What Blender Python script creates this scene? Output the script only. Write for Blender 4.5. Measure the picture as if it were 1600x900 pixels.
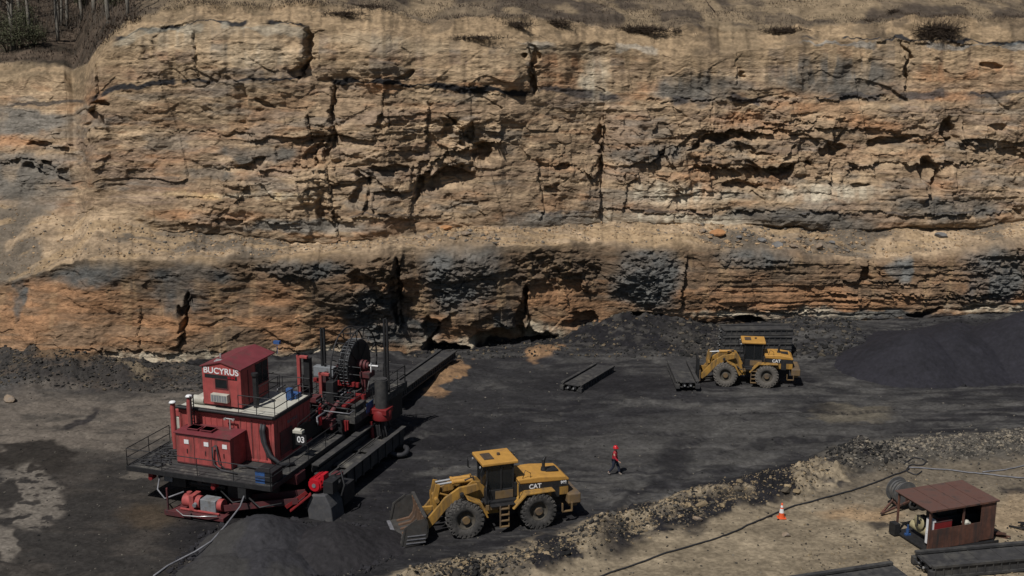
import bpy, math, random
import numpy as np
from mathutils import Vector, Matrix
for o in list(bpy.data.objects): bpy.data.objects.remove(o)
S = bpy.context.scene
COL = S.collection
R = math.radians
random.seed(5)

# ------------------------------------------------------------------ camera, sky, sun, exposure
FPX = 1900.0; CAMH = 28.0; TH = math.atan(450.0 / FPX)
cam = bpy.data.objects.new('camera', bpy.data.cameras.new('camera')); COL.objects.link(cam)
cam.data.sensor_width = 36; cam.data.lens = FPX / 1600 * 36
cam.data.clip_start = 0.5; cam.data.clip_end = 2000
cam.location = (0, 0, CAMH); cam.rotation_euler = (R(90) - TH, 0, 0)
S.camera = cam
SUN_DIR = Vector((-0.50, -0.80, 1.42)).normalized()      # towards the sun
SUN_EL = math.asin(SUN_DIR.z); SUN_AZ = math.atan2(SUN_DIR.x, SUN_DIR.y)
w = bpy.data.worlds.new('World'); S.world = w; w.use_nodes = True
nt = w.node_tree; bg = nt.nodes['Background']
sky = nt.nodes.new('ShaderNodeTexSky'); sky.sky_type = 'NISHITA'; sky.sun_disc = False
sky.sun_elevation = SUN_EL; sky.sun_rotation = SUN_AZ
nt.links.new(sky.outputs[0], bg.inputs[0]); bg.inputs[1].default_value = 0.05
sl = bpy.data.objects.new('sun', bpy.data.lights.new('sun', 'SUN')); COL.objects.link(sl)
sl.data.energy = 5.0; sl.data.angle = R(0.5); sl.data.color = (1, .965, .92)
sl.rotation_euler = SUN_DIR.to_track_quat('Z', 'Y').to_euler()
S.view_settings.view_transform = 'Standard'; S.view_settings.look = 'None'
S.view_settings.exposure = -0.12; S.view_settings.gamma = 1

# ------------------------------------------------------------------ numeric helpers
def ray(x, y):
    a = (np.asarray(x, float) - 800) / FPX; b = (450 - np.asarray(y, float)) / FPX
    return a + 0 * b, math.cos(TH) + b * math.sin(TH) + 0 * a, -math.sin(TH) + b * math.cos(TH) + 0 * a
def G(x, y, z=0.0):
    r = ray(x, y); t = (z - CAMH) / r[2]
    return Vector((float(r[0] * t), float(r[1] * t), float(z)))
def proj(X, Y, Z):
    dz = Z - CAMH; f = Y * math.cos(TH) - dz * math.sin(TH); u = Y * math.sin(TH) + dz * math.cos(TH)
    f = np.maximum(f, 1.0)
    return 800 + FPX * X / f, 450 - FPX * u / f
def lin(c):
    return tuple(((v / 255) / 12.92 if v / 255 <= .04045 else (((v / 255) + .055) / 1.055) ** 2.4) for v in c)
def hsh(ix, iy, s=0):
    n = (ix.astype(np.int64) * 374761393 + iy.astype(np.int64) * 668265263 + s * 974634777) & 0xffffffff
    n = ((n ^ (n >> 13)) * 1274126177) & 0xffffffff
    n = ((n ^ (n >> 15)) * 668265263) & 0xffffffff
    return ((n ^ (n >> 16)) & 0xffff) / 65535.0
def noise(x, y, s=0):
    x = np.asarray(x, float); y = np.asarray(y, float) + 0 * x
    ix = np.floor(x); iy = np.floor(y); fx = x - ix; fy = y - iy
    fx = fx * fx * fx * (fx * (fx * 6 - 15) + 10); fy = fy * fy * fy * (fy * (fy * 6 - 15) + 10)
    a = hsh(ix, iy, s); b = hsh(ix + 1, iy, s); c = hsh(ix, iy + 1, s); d = hsh(ix + 1, iy + 1, s)
    return (a + (b - a) * fx + (c - a) * fy + (a - b - c + d) * fx * fy) * 2 - 1
def fbm(x, y, o=4, s=0, g=.5):
    r = 0; a = 1; t = 0
    c_, s_ = math.cos(.6), math.sin(.6)
    for i in range(o):
        r = r + a * noise(x, y, s + i * 17); t += a; a *= g
        x, y = x * 2.03 + 7.1, y * 2.03 + 3.7
    return r / t
def ss(a, b, x): t = np.clip((x - a) / (b - a), 0, 1); return t * t * (3 - 2 * t)
def mix(a, b, m): return a + (b - a) * m
def pdist(px, py, pts):
    d = np.full(px.shape, 1e9)
    for (x0, y0), (x1, y1) in zip(pts[:-1], pts[1:]):
        dx, dy = x1 - x0, y1 - y0
        t = np.clip(((px - x0) * dx + (py - y0) * dy) / (dx * dx + dy * dy), 0, 1)
        d = np.minimum(d, np.hypot(px - x0 - t * dx, py - y0 - t * dy))
    return d
def ell(px, py, cx, cy, rx, ry, rot=0, soft=.35):
    c, s = math.cos(R(rot)), math.sin(R(rot)); dx, dy = px - cx, py - cy
    d = np.hypot((dx * c + dy * s) / rx, (-dx * s + dy * c) / ry)
    return 1 - ss(1 - soft, 1 + soft, d)
def blocks(x, s, w_, h_, seed):
    sw = s + .2 * h_ * noise(x / (w_ * 1.7), s / (h_ * 2), seed) + .1 * h_ * noise(x / (w_ * .35), s / h_, seed + 1)
    q = sw / h_; row = np.floor(q); fs = q - row
    ww = w_ * (.55 + .9 * hsh(row, row * 0 + 3, seed + 2))
    xq = (x + hsh(row, row * 0, seed + 3) * w_ * 7 + .1 * w_ * noise(x / (w_ * .5), s / (h_ * .8), seed + 4)) / ww
    c = np.floor(xq); fx = xq - c
    off = hsh(row, c, seed + 5)
    e = np.minimum(np.minimum(fx, 1 - fx) * ww, np.minimum(fs, 1 - fs) * h_)
    return off - .5, e, fs

def facets(x, s, cw, ch, seed, tilt=1.0):
    gx = x / cw; gs = s / ch; ix = np.floor(gx); iy = np.floor(gs); best = np.full(x.shape, 9.); h = np.zeros_like(x); cid = np.zeros_like(x)
    for a in (-1, 0, 1):
        for b in (-1, 0, 1):
            cx = ix + a; cy = iy + b; px_ = cx + hsh(cx, cy, seed); py_ = cy + hsh(cx, cy, seed + 1); dx = gx - px_; dy = gs - py_; dd = np.abs(dx) + np.abs(dy) + .4 * np.maximum(np.abs(dx), np.abs(dy)); m = dd < best
            o = hsh(cx, cy, seed + 2); best = np.where(m, dd, best); h = np.where(m, o - .5 + tilt * (dx * (hsh(cx, cy, seed + 3) - .5) + dy * (hsh(cx, cy, seed + 4) - .35)), h); cid = np.where(m, o, cid)
    return h, cid

# ------------------------------------------------------------------ object helpers
def tag(o, label=None, cat=None, group=None, kind=None):
    if label: o['label'] = label
    if cat: o['category'] = cat
    if group: o['group'] = group
    if kind: o['kind'] = kind
    return o
def empty(name, loc=(0, 0, 0), rz=0, label=None, cat=None, group=None, scale=1):
    o = bpy.data.objects.new(name, None); COL.objects.link(o); o.location = loc; o.rotation_euler = (0, 0, rz)
    o.scale = (scale,) * 3; o.empty_display_size = .3
    return tag(o, label, cat, group)
def copy_tree(o, parent=None):
    c = o.copy(); COL.objects.link(c); c.parent = parent
    for ch in [k for k in COL.objects if k.parent == o]: copy_tree(ch, c)
    return c
class MB:
    def __init__(s, xf=None): s.v = []; s.f = []; s.sm = []; s.xf = xf
    def add(s, vs, fs, smooth=False):
        b = len(s.v)
        for p in vs:
            p = Vector(p); s.v.append(s.xf @ p if s.xf else p)
        for f in fs: s.f.append([b + i for i in f]); s.sm.append(smooth)
    def box(s, x0, x1, y0, y1, z0, z1, m=None):
        vs = [Vector((x, y, z)) for z in (z0, z1) for y in (y0, y1) for x in (x0, x1)]
        if m: vs = [m @ v for v in vs]
        s.add(vs, [(0, 2, 3, 1), (4, 5, 7, 6), (0, 1, 5, 4), (2, 6, 7, 3), (0, 4, 6, 2), (1, 3, 7, 5)])
        return s
    def bar(s, p0, p1, w_, h_=None):
        p0 = Vector(p0); p1 = Vector(p1); d = p1 - p0; L = d.length
        m = Matrix.Translation(p0) @ d.to_track_quat('X', 'Z').to_matrix().to_4x4(); h_ = h_ or w_
        return s.box(0, L, -w_ / 2, w_ / 2, -h_ / 2, h_ / 2, m)
    def cyl(s, p0, p1, r0, r1=None, n=12, cap=True):
        r1 = r0 if r1 is None else r1; p0 = Vector(p0); p1 = Vector(p1)
        q = (p1 - p0).to_track_quat('Z', 'Y'); vs = []
        for p, r in ((p0, r0), (p1, r1)):
            for i in range(n): a = 2 * math.pi * i / n; vs.append(p + q @ Vector((r * math.cos(a), r * math.sin(a), 0)))
        s.add(vs, [(i, (i + 1) % n, n + (i + 1) % n, n + i) for i in range(n)], n > 7)
        if cap: s.add(vs[:n], [tuple(range(n - 1, -1, -1))]); s.add(vs[n:], [tuple(range(n))])
        return s
    def tube(s, pts, r, n=7):
        pts = [Vector(p) for p in pts]; vs = []
        for k, p in enumerate(pts):
            d = (pts[min(k + 1, len(pts) - 1)] - pts[max(k - 1, 0)]).normalized()
            up = Vector((0, 0, 1)) if abs(d.z) < .95 else Vector((1, 0, 0)); a = d.cross(up).normalized(); b = a.cross(d)
            rr = r[k] if isinstance(r, (list, tuple)) else r
            for i in range(n): t = 2 * math.pi * i / n; vs.append(p + a * rr * math.cos(t) + b * rr * math.sin(t))
        m = len(pts)
        s.add(vs, [(k * n + i, k * n + (i + 1) % n, (k + 1) * n + (i + 1) % n, (k + 1) * n + i) for k in range(m - 1) for i in range(n)] +
              [tuple(range(n - 1, -1, -1)), tuple((m - 1) * n + i for i in range(n))], True)
        return s
    def prism(s, poly, a, b, ax='y'):
        n = len(poly)
        def P(u, v, t): return {'y': (u, t, v), 'x': (t, u, v), 'z': (u, v, t)}[ax]
        vs = [P(u, v, a) for u, v in poly] + [P(u, v, b) for u, v in poly]
        s.add(vs, [tuple(range(n)), tuple(range(2 * n - 1, n - 1, -1))] + [(i, n + i, n + (i + 1) % n, (i + 1) % n) for i in range(n)])
        return s
    def lathe(s, prof, n=24, ax='y', c=(0, 0, 0), arc=2 * math.pi, a0=0):
        vs = []; full = abs(arc - 2 * math.pi) < 1e-6; m = n if full else n + 1; k = len(prof); c = Vector(c)
        for i in range(m):
            a = a0 + arc * i / n
            for r, h in prof:
                p = {'y': (r * math.cos(a), h, r * math.sin(a)), 'z': (r * math.cos(a), r * math.sin(a), h), 'x': (h, r * math.cos(a), r * math.sin(a))}[ax]
                vs.append(c + Vector(p))
        s.add(vs, [(i * k + j, ((i + 1) % m) * k + j, ((i + 1) % m) * k + j + 1, i * k + j + 1) for i in range(n if full else n) for j in range(k - 1)], True)
        return s
    def build(s, name, mat, parent=None, bevel=0, loc=None):
        me = bpy.data.meshes.new(name); me.from_pydata([tuple(v) for v in s.v], [], s.f)
        me.polygons.foreach_set('use_smooth', s.sm); me.materials.append(mat); me.update()
        import bmesh
        bm = bmesh.new(); bm.from_mesh(me); bmesh.ops.recalc_face_normals(bm, faces=bm.faces); bm.to_mesh(me); bm.free()
        o = bpy.data.objects.new(name, me); COL.objects.link(o); o.parent = parent
        if loc: o.location = loc
        if bevel:
            b = o.modifiers.new('bevel', 'BEVEL'); b.width = bevel; b.segments = 2; b.limit_method = 'ANGLE'; b.angle_limit = R(40)
        return o
def npmesh(name, V, F, mat, cols=None, smooth=True, tri=False):
    me = bpy.data.meshes.new(name); k = 3 if tri else 4
    me.vertices.add(len(V)); me.vertices.foreach_set('co', V.astype(np.float32).ravel())
    me.loops.add(F.size); me.loops.foreach_set('vertex_index', F.astype(np.int32).ravel())
    me.polygons.add(len(F)); me.polygons.foreach_set('loop_start', np.arange(0, F.size, k, dtype=np.int32))
    try: me.polygons.foreach_set('loop_total', np.full(len(F), k, dtype=np.int32))
    except Exception: pass
    me.polygons.foreach_set('use_smooth', np.full(len(F), smooth))
    me.update(calc_edges=True)
    if cols is not None:
        a = me.color_attributes.new('Col', 'FLOAT_COLOR', 'POINT')
        c = np.ones((len(V), 4), np.float32); c[:, :3] = cols; a.data.foreach_set('color', c.ravel())
    me.materials.append(mat); o = bpy.data.objects.new(name, me); COL.objects.link(o); return o
def grid_faces(nr, nc):
    i = np.arange(nr - 1)[:, None] * nc + np.arange(nc - 1)[None]; i = i.ravel()
    return np.stack([i, i + 1, i + nc + 1, i + nc], 1)

# ------------------------------------------------------------------ materials
def mat(name, col, rough=.6, metal=0, var=.25, vs=3.0, dust=None, dustamt=.5, ds=1.5, bump=.0, bs=20, spec=.4, alpha=1, streak=0):
    m = bpy.data.materials.new(name); m.use_nodes = True; n = m.node_tree.nodes; l = m.node_tree.links
    b = n['Principled BSDF']; b.inputs['Roughness'].default_value = rough; b.inputs['Metallic'].default_value = metal
    b.inputs['Specular IOR Level'].default_value = spec
    tc = n.new('ShaderNodeTexCoord'); no = n.new('ShaderNodeTexNoise'); no.inputs['Scale'].default_value = vs; no.inputs['Detail'].default_value = 8
    no.inputs['Roughness'].default_value = .65
    l.new(tc.outputs['Object'], no.inputs['Vector'])
    cr = n.new('ShaderNodeValToRGB'); cr.color_ramp.elements[0].position = .3; cr.color_ramp.elements[1].position = .7
    cr.color_ramp.elements[0].color = tuple(c * (1 - var) for c in col) + (1,); cr.color_ramp.elements[1].color = tuple(min(1, c * (1 + var)) for c in col) + (1,)
    l.new(no.outputs['Fac'], cr.inputs[0]); out = cr.outputs[0]
    if dust:
        n2 = n.new('ShaderNodeTexNoise'); n2.inputs['Scale'].default_value = ds; n2.inputs['Detail'].default_value = 10; n2.inputs['Roughness'].default_value = .7
        mpp = n.new('ShaderNodeMapping'); mpp.inputs['Scale'].default_value = (2.2, 2.2, .3) if streak else (1, 1, 1); l.new(tc.outputs['Object'], mpp.inputs['Vector']); l.new(mpp.outputs[0], n2.inputs['Vector'])
        r2 = n.new('ShaderNodeValToRGB'); r2.color_ramp.elements[0].position = .62 - .3 * dustamt; r2.color_ramp.elements[1].position = .8 - .25 * dustamt
        l.new(n2.outputs['Fac'], r2.inputs[0]); mx = n.new('ShaderNodeMix'); mx.data_type = 'RGBA'
        l.new(r2.outputs[0], mx.inputs[0]); l.new(out, mx.inputs[6]); mx.inputs[7].default_value = tuple(dust) + (1,); out = mx.outputs[2]
    l.new(out, b.inputs['Base Color'])
    if bump:
        bp = n.new('ShaderNodeBump'); bp.inputs['Strength'].default_value = bump; bp.inputs['Distance'].default_value = .02
        n3 = n.new('ShaderNodeTexNoise'); n3.inputs['Scale'].default_value = bs; n3.inputs['Detail'].default_value = 6
        l.new(tc.outputs['Object'], n3.inputs['Vector']); l.new(n3.outputs['Fac'], bp.inputs['Height']); l.new(bp.outputs[0], b.inputs['Normal'])
    return m
def terrain_mat(name, rough=.95, spec=.15, amp=.35, bd=.12, stretch=(1, 1, 1), sc=1.3):
    m = bpy.data.materials.new(name); m.use_nodes = True; n = m.node_tree.nodes; l = m.node_tree.links
    b = n['Principled BSDF']; b.inputs['Roughness'].default_value = rough; b.inputs['Specular IOR Level'].default_value = spec
    at = n.new('ShaderNodeVertexColor'); at.layer_name = 'Col'
    tc = n.new('ShaderNodeTexCoord'); mp = n.new('ShaderNodeMapping'); mp.inputs['Scale'].default_value = stretch
    l.new(tc.outputs['Object'], mp.inputs['Vector'])
    n1 = n.new('ShaderNodeTexNoise'); n1.inputs['Scale'].default_value = sc; n1.inputs['Detail'].default_value = 12; n1.inputs['Roughness'].default_value = .72
    l.new(mp.outputs[0], n1.inputs['Vector'])
    mr = n.new('ShaderNodeMapRange'); mr.inputs[1].default_value = .3; mr.inputs[2].default_value = .7; mr.inputs[3].default_value = 1 - amp; mr.inputs[4].default_value = 1 + amp
    l.new(n1.outputs['Fac'], mr.inputs[0])
    n4 = n.new('ShaderNodeTexNoise'); n4.inputs['Scale'].default_value = sc * 7; n4.inputs['Detail'].default_value = 6; n4.inputs['Roughness'].default_value = .7
    l.new(mp.outputs[0], n4.inputs['Vector'])
    mr4 = n.new('ShaderNodeMapRange'); mr4.inputs[1].default_value = .3; mr4.inputs[2].default_value = .7; mr4.inputs[3].default_value = 1 - amp * .7; mr4.inputs[4].default_value = 1 + amp * .7
    l.new(n4.outputs['Fac'], mr4.inputs[0])
    mm = n.new('ShaderNodeMath'); mm.operation = 'MULTIPLY'; l.new(mr.outputs[0], mm.inputs[0]); l.new(mr4.outputs[0], mm.inputs[1])
    mu = n.new('ShaderNodeVectorMath'); mu.operation = 'MULTIPLY'; l.new(at.outputs[0], mu.inputs[0]); l.new(mm.outputs[0], mu.inputs[1])
    l.new(mu.outputs[0], b.inputs['Base Color'])
    bp = n.new('ShaderNodeBump'); bp.inputs['Strength'].default_value = .9; bp.inputs['Distance'].default_value = bd
    n3 = n.new('ShaderNodeTexNoise'); n3.inputs['Scale'].default_value = 5; n3.inputs['Detail'].default_value = 10; n3.inputs['Roughness'].default_value = .75
    l.new(mp.outputs[0], n3.inputs['Vector']); l.new(n3.outputs['Fac'], bp.inputs['Height'])
    n5 = n.new('ShaderNodeTexVoronoi'); n5.inputs['Scale'].default_value = 6; n5.feature = 'F1'; l.new(mp.outputs[0], n5.inputs['Vector'])
    b2 = n.new('ShaderNodeBump'); b2.inputs['Strength'].default_value = .35; b2.inputs['Distance'].default_value = bd * .4; l.new(n5.outputs['Distance'], b2.inputs['Height']); l.new(bp.outputs[0], b2.inputs['Normal']); l.new(b2.outputs[0], b.inputs['Normal'])
    return m
DUST = (.10, .085, .07); COALD = (.02, .019, .019)
M = dict(
 red=mat('red paint', (.285, .058, .054), .65, 0, .22, 2, dust=(.12, .045, .04), dustamt=.45, ds=1.3, spec=.25, streak=1),
 redmotor=mat('glossy red motor paint', (.34, .010, .018), .35, 0, .1, 4),
 redbright=mat('bright red paint', (.15, .012, .013), .55, 0, .15, 4, dust=(.1, .02, .02), dustamt=.15),
 reddull=mat('dusty red paint', (.085, .018, .02), .7, 0, .3, 3, dust=COALD, dustamt=.6),
 redroof=mat('faded red roof', (.13, .024, .03), .6, 0, .2, 2, dust=(.08, .04, .035), dustamt=.4),
 black=mat('black steel', (.014, .014, .015), .6, .1, .4, 5, dust=(.04, .037, .034), dustamt=.2, bump=.2),
 rail=mat('rail steel', (.02, .02, .021), .5, .2, .3, 5),
 deck=mat('deck plate', (.03, .029, .028), .8, 0, .5, 3, dust=(.13, .12, .10), dustamt=.35, ds=1.1, bump=.5),
 white=mat('off white paint', (.36, .35, .30), .6, 0, .15, 2, dust=(.25, .22, .17), dustamt=.35),
 sign=mat('white lettering', (.6, .6, .6), .5, 0, .03),
 grey=mat('grey painted metal', (.16, .17, .18), .5, 0, .2, 4, dust=DUST, dustamt=.3),
 alu=mat('bare metal', (.45, .45, .44), .35, .6, .2, 5),
 hosegrey=mat('dusty hose reel', (.075, .075, .075), .8, 0, .3, 4, dust=(.12, .11, .095), dustamt=.4),
 blue=mat('blue paint', (.025, .07, .19), .55, 0, .25, 4, dust=COALD, dustamt=.45),
 yellow=mat('yellow machine paint', (.30, .165, .035), .55, 0, .25, 2, dust=(.10, .068, .036), dustamt=.6, ds=1.1, streak=1, spec=.35, bump=.1),
 yellowroof=mat('sun worn yellow paint', (.36, .19, .04), .6, 0, .14, 2.5, dust=(.22, .12, .045), dustamt=.3, ds=2),
 tyre=mat('dusty tyre rubber', (.035, .033, .031), .9, 0, .3, 6, dust=(.085, .078, .07), dustamt=.55, bump=.4),
 tyre2=mat('grey mud caked rubber', (.10, .09, .078), .95, 0, .25, 6, dust=(.05, .046, .042), dustamt=.3, bump=.4),
 rimdark=mat('caked wheel rim', (.055, .048, .038), .9, 0, .3, 4, dust=(.12, .085, .04), dustamt=.2),
 rim=mat('muddy yellow rim', (.15, .095, .04), .75, 0, .3, 3, dust=(.06, .05, .045), dustamt=.6),
 glass=mat('dark cab glass', (.012, .014, .015), .12, 0, .2, 3, spec=.5),
 rust=mat('rusted steel', (.085, .036, .023), .85, 0, .5, 1.6, dust=(.028, .021, .019), dustamt=.62, ds=1.3, streak=1, bump=.4),
 rustroof=mat('rusted roof sheet', (.095, .045, .034), .85, 0, .35, 1.6, dust=(.055, .034, .028), dustamt=.6, ds=1.6, bump=.5, bs=6),
 worn=mat('worn bucket steel', (.06, .057, .053), .55, .3, .4, 2.5, dust=(.075, .062, .052), dustamt=.3, ds=1.6, bump=.3),
 chute=mat('dusty grey guard', (.05, .05, .053), .85, 0, .3, 2, dust=(.09, .085, .08), dustamt=.4, bump=.4),
 wornrib=mat('rusty rib steel', (.14, .085, .055), .6, .2, .4, 3, dust=(.05, .04, .035), dustamt=.4),
 beam=mat('coal dusted beam steel', (.035, .034, .034), .7, .1, .35, 2.5, dust=(.07, .066, .058), dustamt=.45, ds=1.3, bump=.3),
 cream=mat('cream tank paint', (.30, .26, .15), .5, 0, .2, 4, dust=DUST, dustamt=.3),
 cable=mat('cable rubber', (.018, .018, .02), .6, 0, .3, 4),
 hose=mat('grey hose', (.13, .13, .14), .5, 0, .3, 4),
 orange=mat('orange plastic', (.55, .08, .02), .5, 0, .1, 4),
 bark=mat('grey bark', (.16, .145, .12), .9, 0, .35, 3),
 twig=mat('dark twigs', (.08, .065, .05), .9, 0, .35, 3),
 leaf=mat('dull green leaves', (.06, .062, .03), .8, 0, .4, 2),
 dead=mat('dead brush', (.05, .034, .022), .95, 0, .4, 3),
 skin=mat('skin', (.35, .2, .14), .6, 0, .05),
 coat=mat('red work coat', (.26, .010, .02), .8, 0, .2, 6),
 jeans=mat('dark denim', (.014, .017, .032), .9, 0, .3, 8),
 boot=mat('dusty boots', (.16, .14, .12), .9, 0, .2, 6),
 helmet=mat('red hard hat', (.40, .012, .018), .3, 0, .05),
 rock=mat('tan rock', (.2, .15, .105), .95, 0, .35, 2, dust=(.14, .13, .12), dustamt=.4, ds=2, bump=.6, bs=8),
 rockorange=mat('orange sandstone rock', (.30, .15, .065), .95, 0, .25, 2, bump=.6, bs=8),
 rockgrey=mat('grey shale rock', (.12, .115, .11), .95, 0, .35, 2, bump=.6, bs=8),
)
CL_MAT = terrain_mat('layered rock', amp=.3, bd=.14, stretch=(.5, 1, 2.6), sc=.9)
GR_MAT = terrain_mat('pit floor dirt', amp=.3, bd=.06, stretch=(1, 1, 1), sc=.6)
GV_MAT = terrain_mat('broken stone', amp=.2, bd=.03)
PILE_MAT = terrain_mat('loose coal', rough=.8, amp=.3, bd=.05, sc=2, spec=.25)

# ------------------------------------------------------------------ cliff
def KV(v): return np.array(lin(v)) / .80         # seen colour -> rock colour for a steep face
def KH(v): return np.array(lin(v)) / 1.45         # seen colour -> ground colour
def tab(x, pts): return np.interp(x, [p[0] for p in pts], [p[1] for p in pts])
BASE = [(-400, 556), (0, 562), (60, 570), (130, 574), (330, 573), (470, 571), (600, 566), (650, 556), (700, 552), (780, 549), (830, 541), (880, 532), (940, 522), (1060, 516), (1180, 508), (1350, 503), (1500, 498), (1600, 494), (2000, 478)]
LIP = [(-400, 440), (0, 440), (60, 425), (130, 410), (250, 405), (400, 400), (600, 390), (760, 386), (900, 379), (1060, 378), (1200, 389), (1350, 401), (1450, 398), (1530, 384), (1600, 376), (2000, 360)]
BACK = [(-400, 320), (0, 318), (60, 325), (130, 340), (170, 338), (250, 358), (400, 366), (520, 378), (600, 368), (700, 358), (830, 352), (940, 345), (1060, 345), (1200, 350), (1350, 355), (1500, 352), (1600, 340), (2000, 330)]
TOP = [(-400, 150), (0, 128), (60, 118), (100, 120), (118, 150), (135, 128), (150, 95), (165, 75), (200, 52), (250, 38), (330, 29), (470, 33), (600, 50), (700, 60), (830, 66), (940, 72), (1060, 88), (1200, 74), (1350, 62), (1500, 65), (1600, 68), (2000, 74)]
CREST = [(-400, 110), (0, 103), (60, 101), (100, 107), (118, 113), (135, 100), (150, 78), (165, 60), (200, 36), (250, 18), (330, 6), (470, 8), (600, 18), (700, 30), (830, 28), (940, 40), (1060, 44), (1200, 44), (1350, 30), (1500, 26), (1600, 32), (2000, 40)]
def cliff_keys(px):
    jit = 3 * noise(px / 23., px * 0, 91) + 1.6 * noise(px / 7., px * 0, 92)
    yb = tab(px, BASE); r = ray(px, yb); Db = r[1] * (-CAMH / r[2])
    ext = 9 * (1 - ss(112, 150, px))
    ys = [yb + 26, yb, tab(px, LIP) + jit, tab(px, BACK) + jit * .7, tab(px, TOP) + jit, tab(px, CREST) + jit + 5 * noise(px / 60., px * 0, 93) * ss(200, 300, px), tab(px, CREST) - 45, px * 0 - 130.]
    ext2 = ext * .55
    Ds = [Db - .3, Db, Db + 1.3 + ext * .15, Db + 5.5 + ext2, Db + 9 + ext, Db + 11.5 + ext, Db + 27 + ext, Db + 75 + ext]
    return ys, Ds
SEG = [10, 175, 62, 330, 44, 62, 26]
def cliff_base(px, tt):
    """tt: 0..7 key parameter"""
    ys, Ds = cliff_keys(px)
    k = np.clip(np.floor(tt).astype(int), 0, 6); f = tt - k
    ys = np.stack(ys); Ds = np.stack(Ds)
    idx = np.arange(px.size)
    y = ys[k, idx] * (1 - f) + ys[k + 1, idx] * f; D = Ds[k, idx] * (1 - f) + Ds[k + 1, idx] * f
    return y, D
cols_ = np.concatenate([np.linspace(-900, -150, 60)[:-1], np.linspace(-150, 1750, 1420), np.linspace(1750, 2500, 60)[1:]])
tts = np.concatenate([k + np.linspace(0, 1, n, endpoint=False) for k, n in enumerate(SEG)] + [[7.0 - 1e-6]])
NC, NR = len(cols_), len(tts)
PX = np.tile(cols_, NR); TT = np.repeat(tts, NC)
PY, DD = cliff_base(PX, TT)
rr = ray(PX, PY); t_ = DD / rr[1]
X = rr[0] * t_; Y = DD.copy(); Z = CAMH + rr[2] * t_
Sx = X; Sz = -PY / 19.0                        # bedding coordinate, about metres
face = (1 - ss(1.9, 2.05, TT)) + ss(2.9, 3.05, TT) * (1 - ss(3.95, 4.5, TT))
ledge = ss(1.9, 2.05, TT) * (1 - ss(2.9, 3.05, TT))
crest = ss(3.85, 4.1, TT) * (1 - ss(4.9, 5.2, TT)); hill = ss(4.9, 5.1, TT)
upper = ss(2.9, 3.05, TT)
wpx = PX + 10 * noise(PX / 30, PY / 22, 5) + 4 * noise(PX / 9, PY / 7, 6)
wpy = PY + 6 * noise(PX / 35, PY / 25, 7) + 3 * noise(PX / 9, PY / 7, 8)
blk = np.clip(ss(120, 190, PY + 25 * noise(PX / 120, PY / 60, 9)) * (1 - .35 * ss(330, 350, PY)), 0, 1) * upper
# blockier right of centre and in the middle
blk = blk * (.55 + .45 * ss(250, 520, PX)) + (1 - upper) * (.55 + .5 * ell(PX, PY, 560, 430, 120, 60) + .4 * ell(PX, PY, 860, 410, 120, 60)) * face
lamz = (1 - upper) * ss(1080, 1150, PX) * .8 + upper * ss(1000, 1150, PX) * ss(170, 200, PY) * .2
rug = np.zeros_like(PX)
for a in [(640, 250, 210, 85), (750, 225, 70, 60), (1260, 235, 360, 60), (500, 230, 50, 130), (880, 262, 90, 80), (615, 450, 50, 90), (870, 430, 60, 50), (430, 200, 60, 60), (1450, 265, 120, 60), (50, 250, 70, 50), (1560, 260, 60, 100), (720, 430, 60, 50), (800, 100, 40, 60), (150, 180, 40, 24), (330, 300, 90, 40), (500, 340, 50, 40), (1080, 200, 120, 40)]: rug = np.maximum(rug, ell(wpx, wpy, *a, 0, .5))
rug = np.clip(.09 + .62 * rug + .35 * ss(.0, .4, fbm(Sx / 8, Sz / 6, 3, 36)) * upper * .7, 0, 1)
rug = rug * (1 - .45 * ss(140, 100, PY))
d = 1.5 * fbm(Sx / 13, Sz / 10, 3, 11) + .42 * fbm(Sx / 3.4, Sz / 2.4, 4, 12)
rg = 1 - np.abs(fbm(Sx / 2.6, Sz / 3.2, 4, 13)) * 2.2
d += .35 * (rg - .5) * (.35 + .65 * blk) * rug
b1, e1, f1 = blocks(Sx, Sz, 5.0, 2.3, 100); b2, e2, f2 = blocks(Sx, Sz, 1.9, .85, 140); b3, e3, f3 = blocks(Sx, Sz, .75, .33, 180)
b5, e5, f5 = blocks(Sx + .25 * Sz, Sz, 5.5, 7.5, 260); fa, ia = facets(Sx + .15 * Sz, Sz, 2.6, 1.5, 300); fb_, ib = facets(Sx, Sz, 1.0, .55, 310); fc, ic = facets(Sx, Sz, .42, .26, 320)
rgm = ss(-.12, .25, fbm(Sx / 7, Sz / 5, 3, 34) + .15 * blk); rgf = ss(-.2, .2, fbm(Sx / 3, Sz / 2, 3, 35) + .1)
b4, e4, f4 = blocks(Sx, Sz, 9.0, .22, 220)
big = ss(-.15, .35, fbm(Sx / 9, Sz / 4, 3, 31)); mid = ss(-.1, .3, fbm(Sx / 5, Sz / 2.5, 3, 32)); sml = ss(-.1, .3, fbm(Sx / 3, Sz / 2, 3, 33))
d += rug * blk * (1.05 * b1 * (.4 + .6 * big) + .5 * b2 * mid + .2 * b3 * sml)
d -= rug * blk * (.12 * (1 - ss(0, .12, e1)) * big + .05 * (1 - ss(0, .09, e2)) * mid + .02 * (1 - ss(0, .06, e3)) * sml)
d += (.2 * b4 * lamz + .035 * b4) + .6 * b5 * face * (.35 + .65 * ss(60, 150, PY)) * (.3 + .7 * rug)
d += rug * (.75 * fa * rgm + .26 * fb_ * (.25 + .75 * rgm) + .13 * fc * (.3 + .7 * rgf)) * (.45 + .75 * blk) * face
d += (1 - blk) * face * (.10 * noise(Sx / .42, Sz / 3.2, 41) + .22 * noise(Sx / 1.5, Sz / 6, 42))      # rain flutes
d += .07 * fbm(Sx / 1.0, Sz / .35, 4, 14, .5) + .03 * fc * (1 - rug) + .16 * fa * (1 - rug) * face + .06 * fb_ * (1 - rug) + .02 * fc * (1 - rug)
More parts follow.
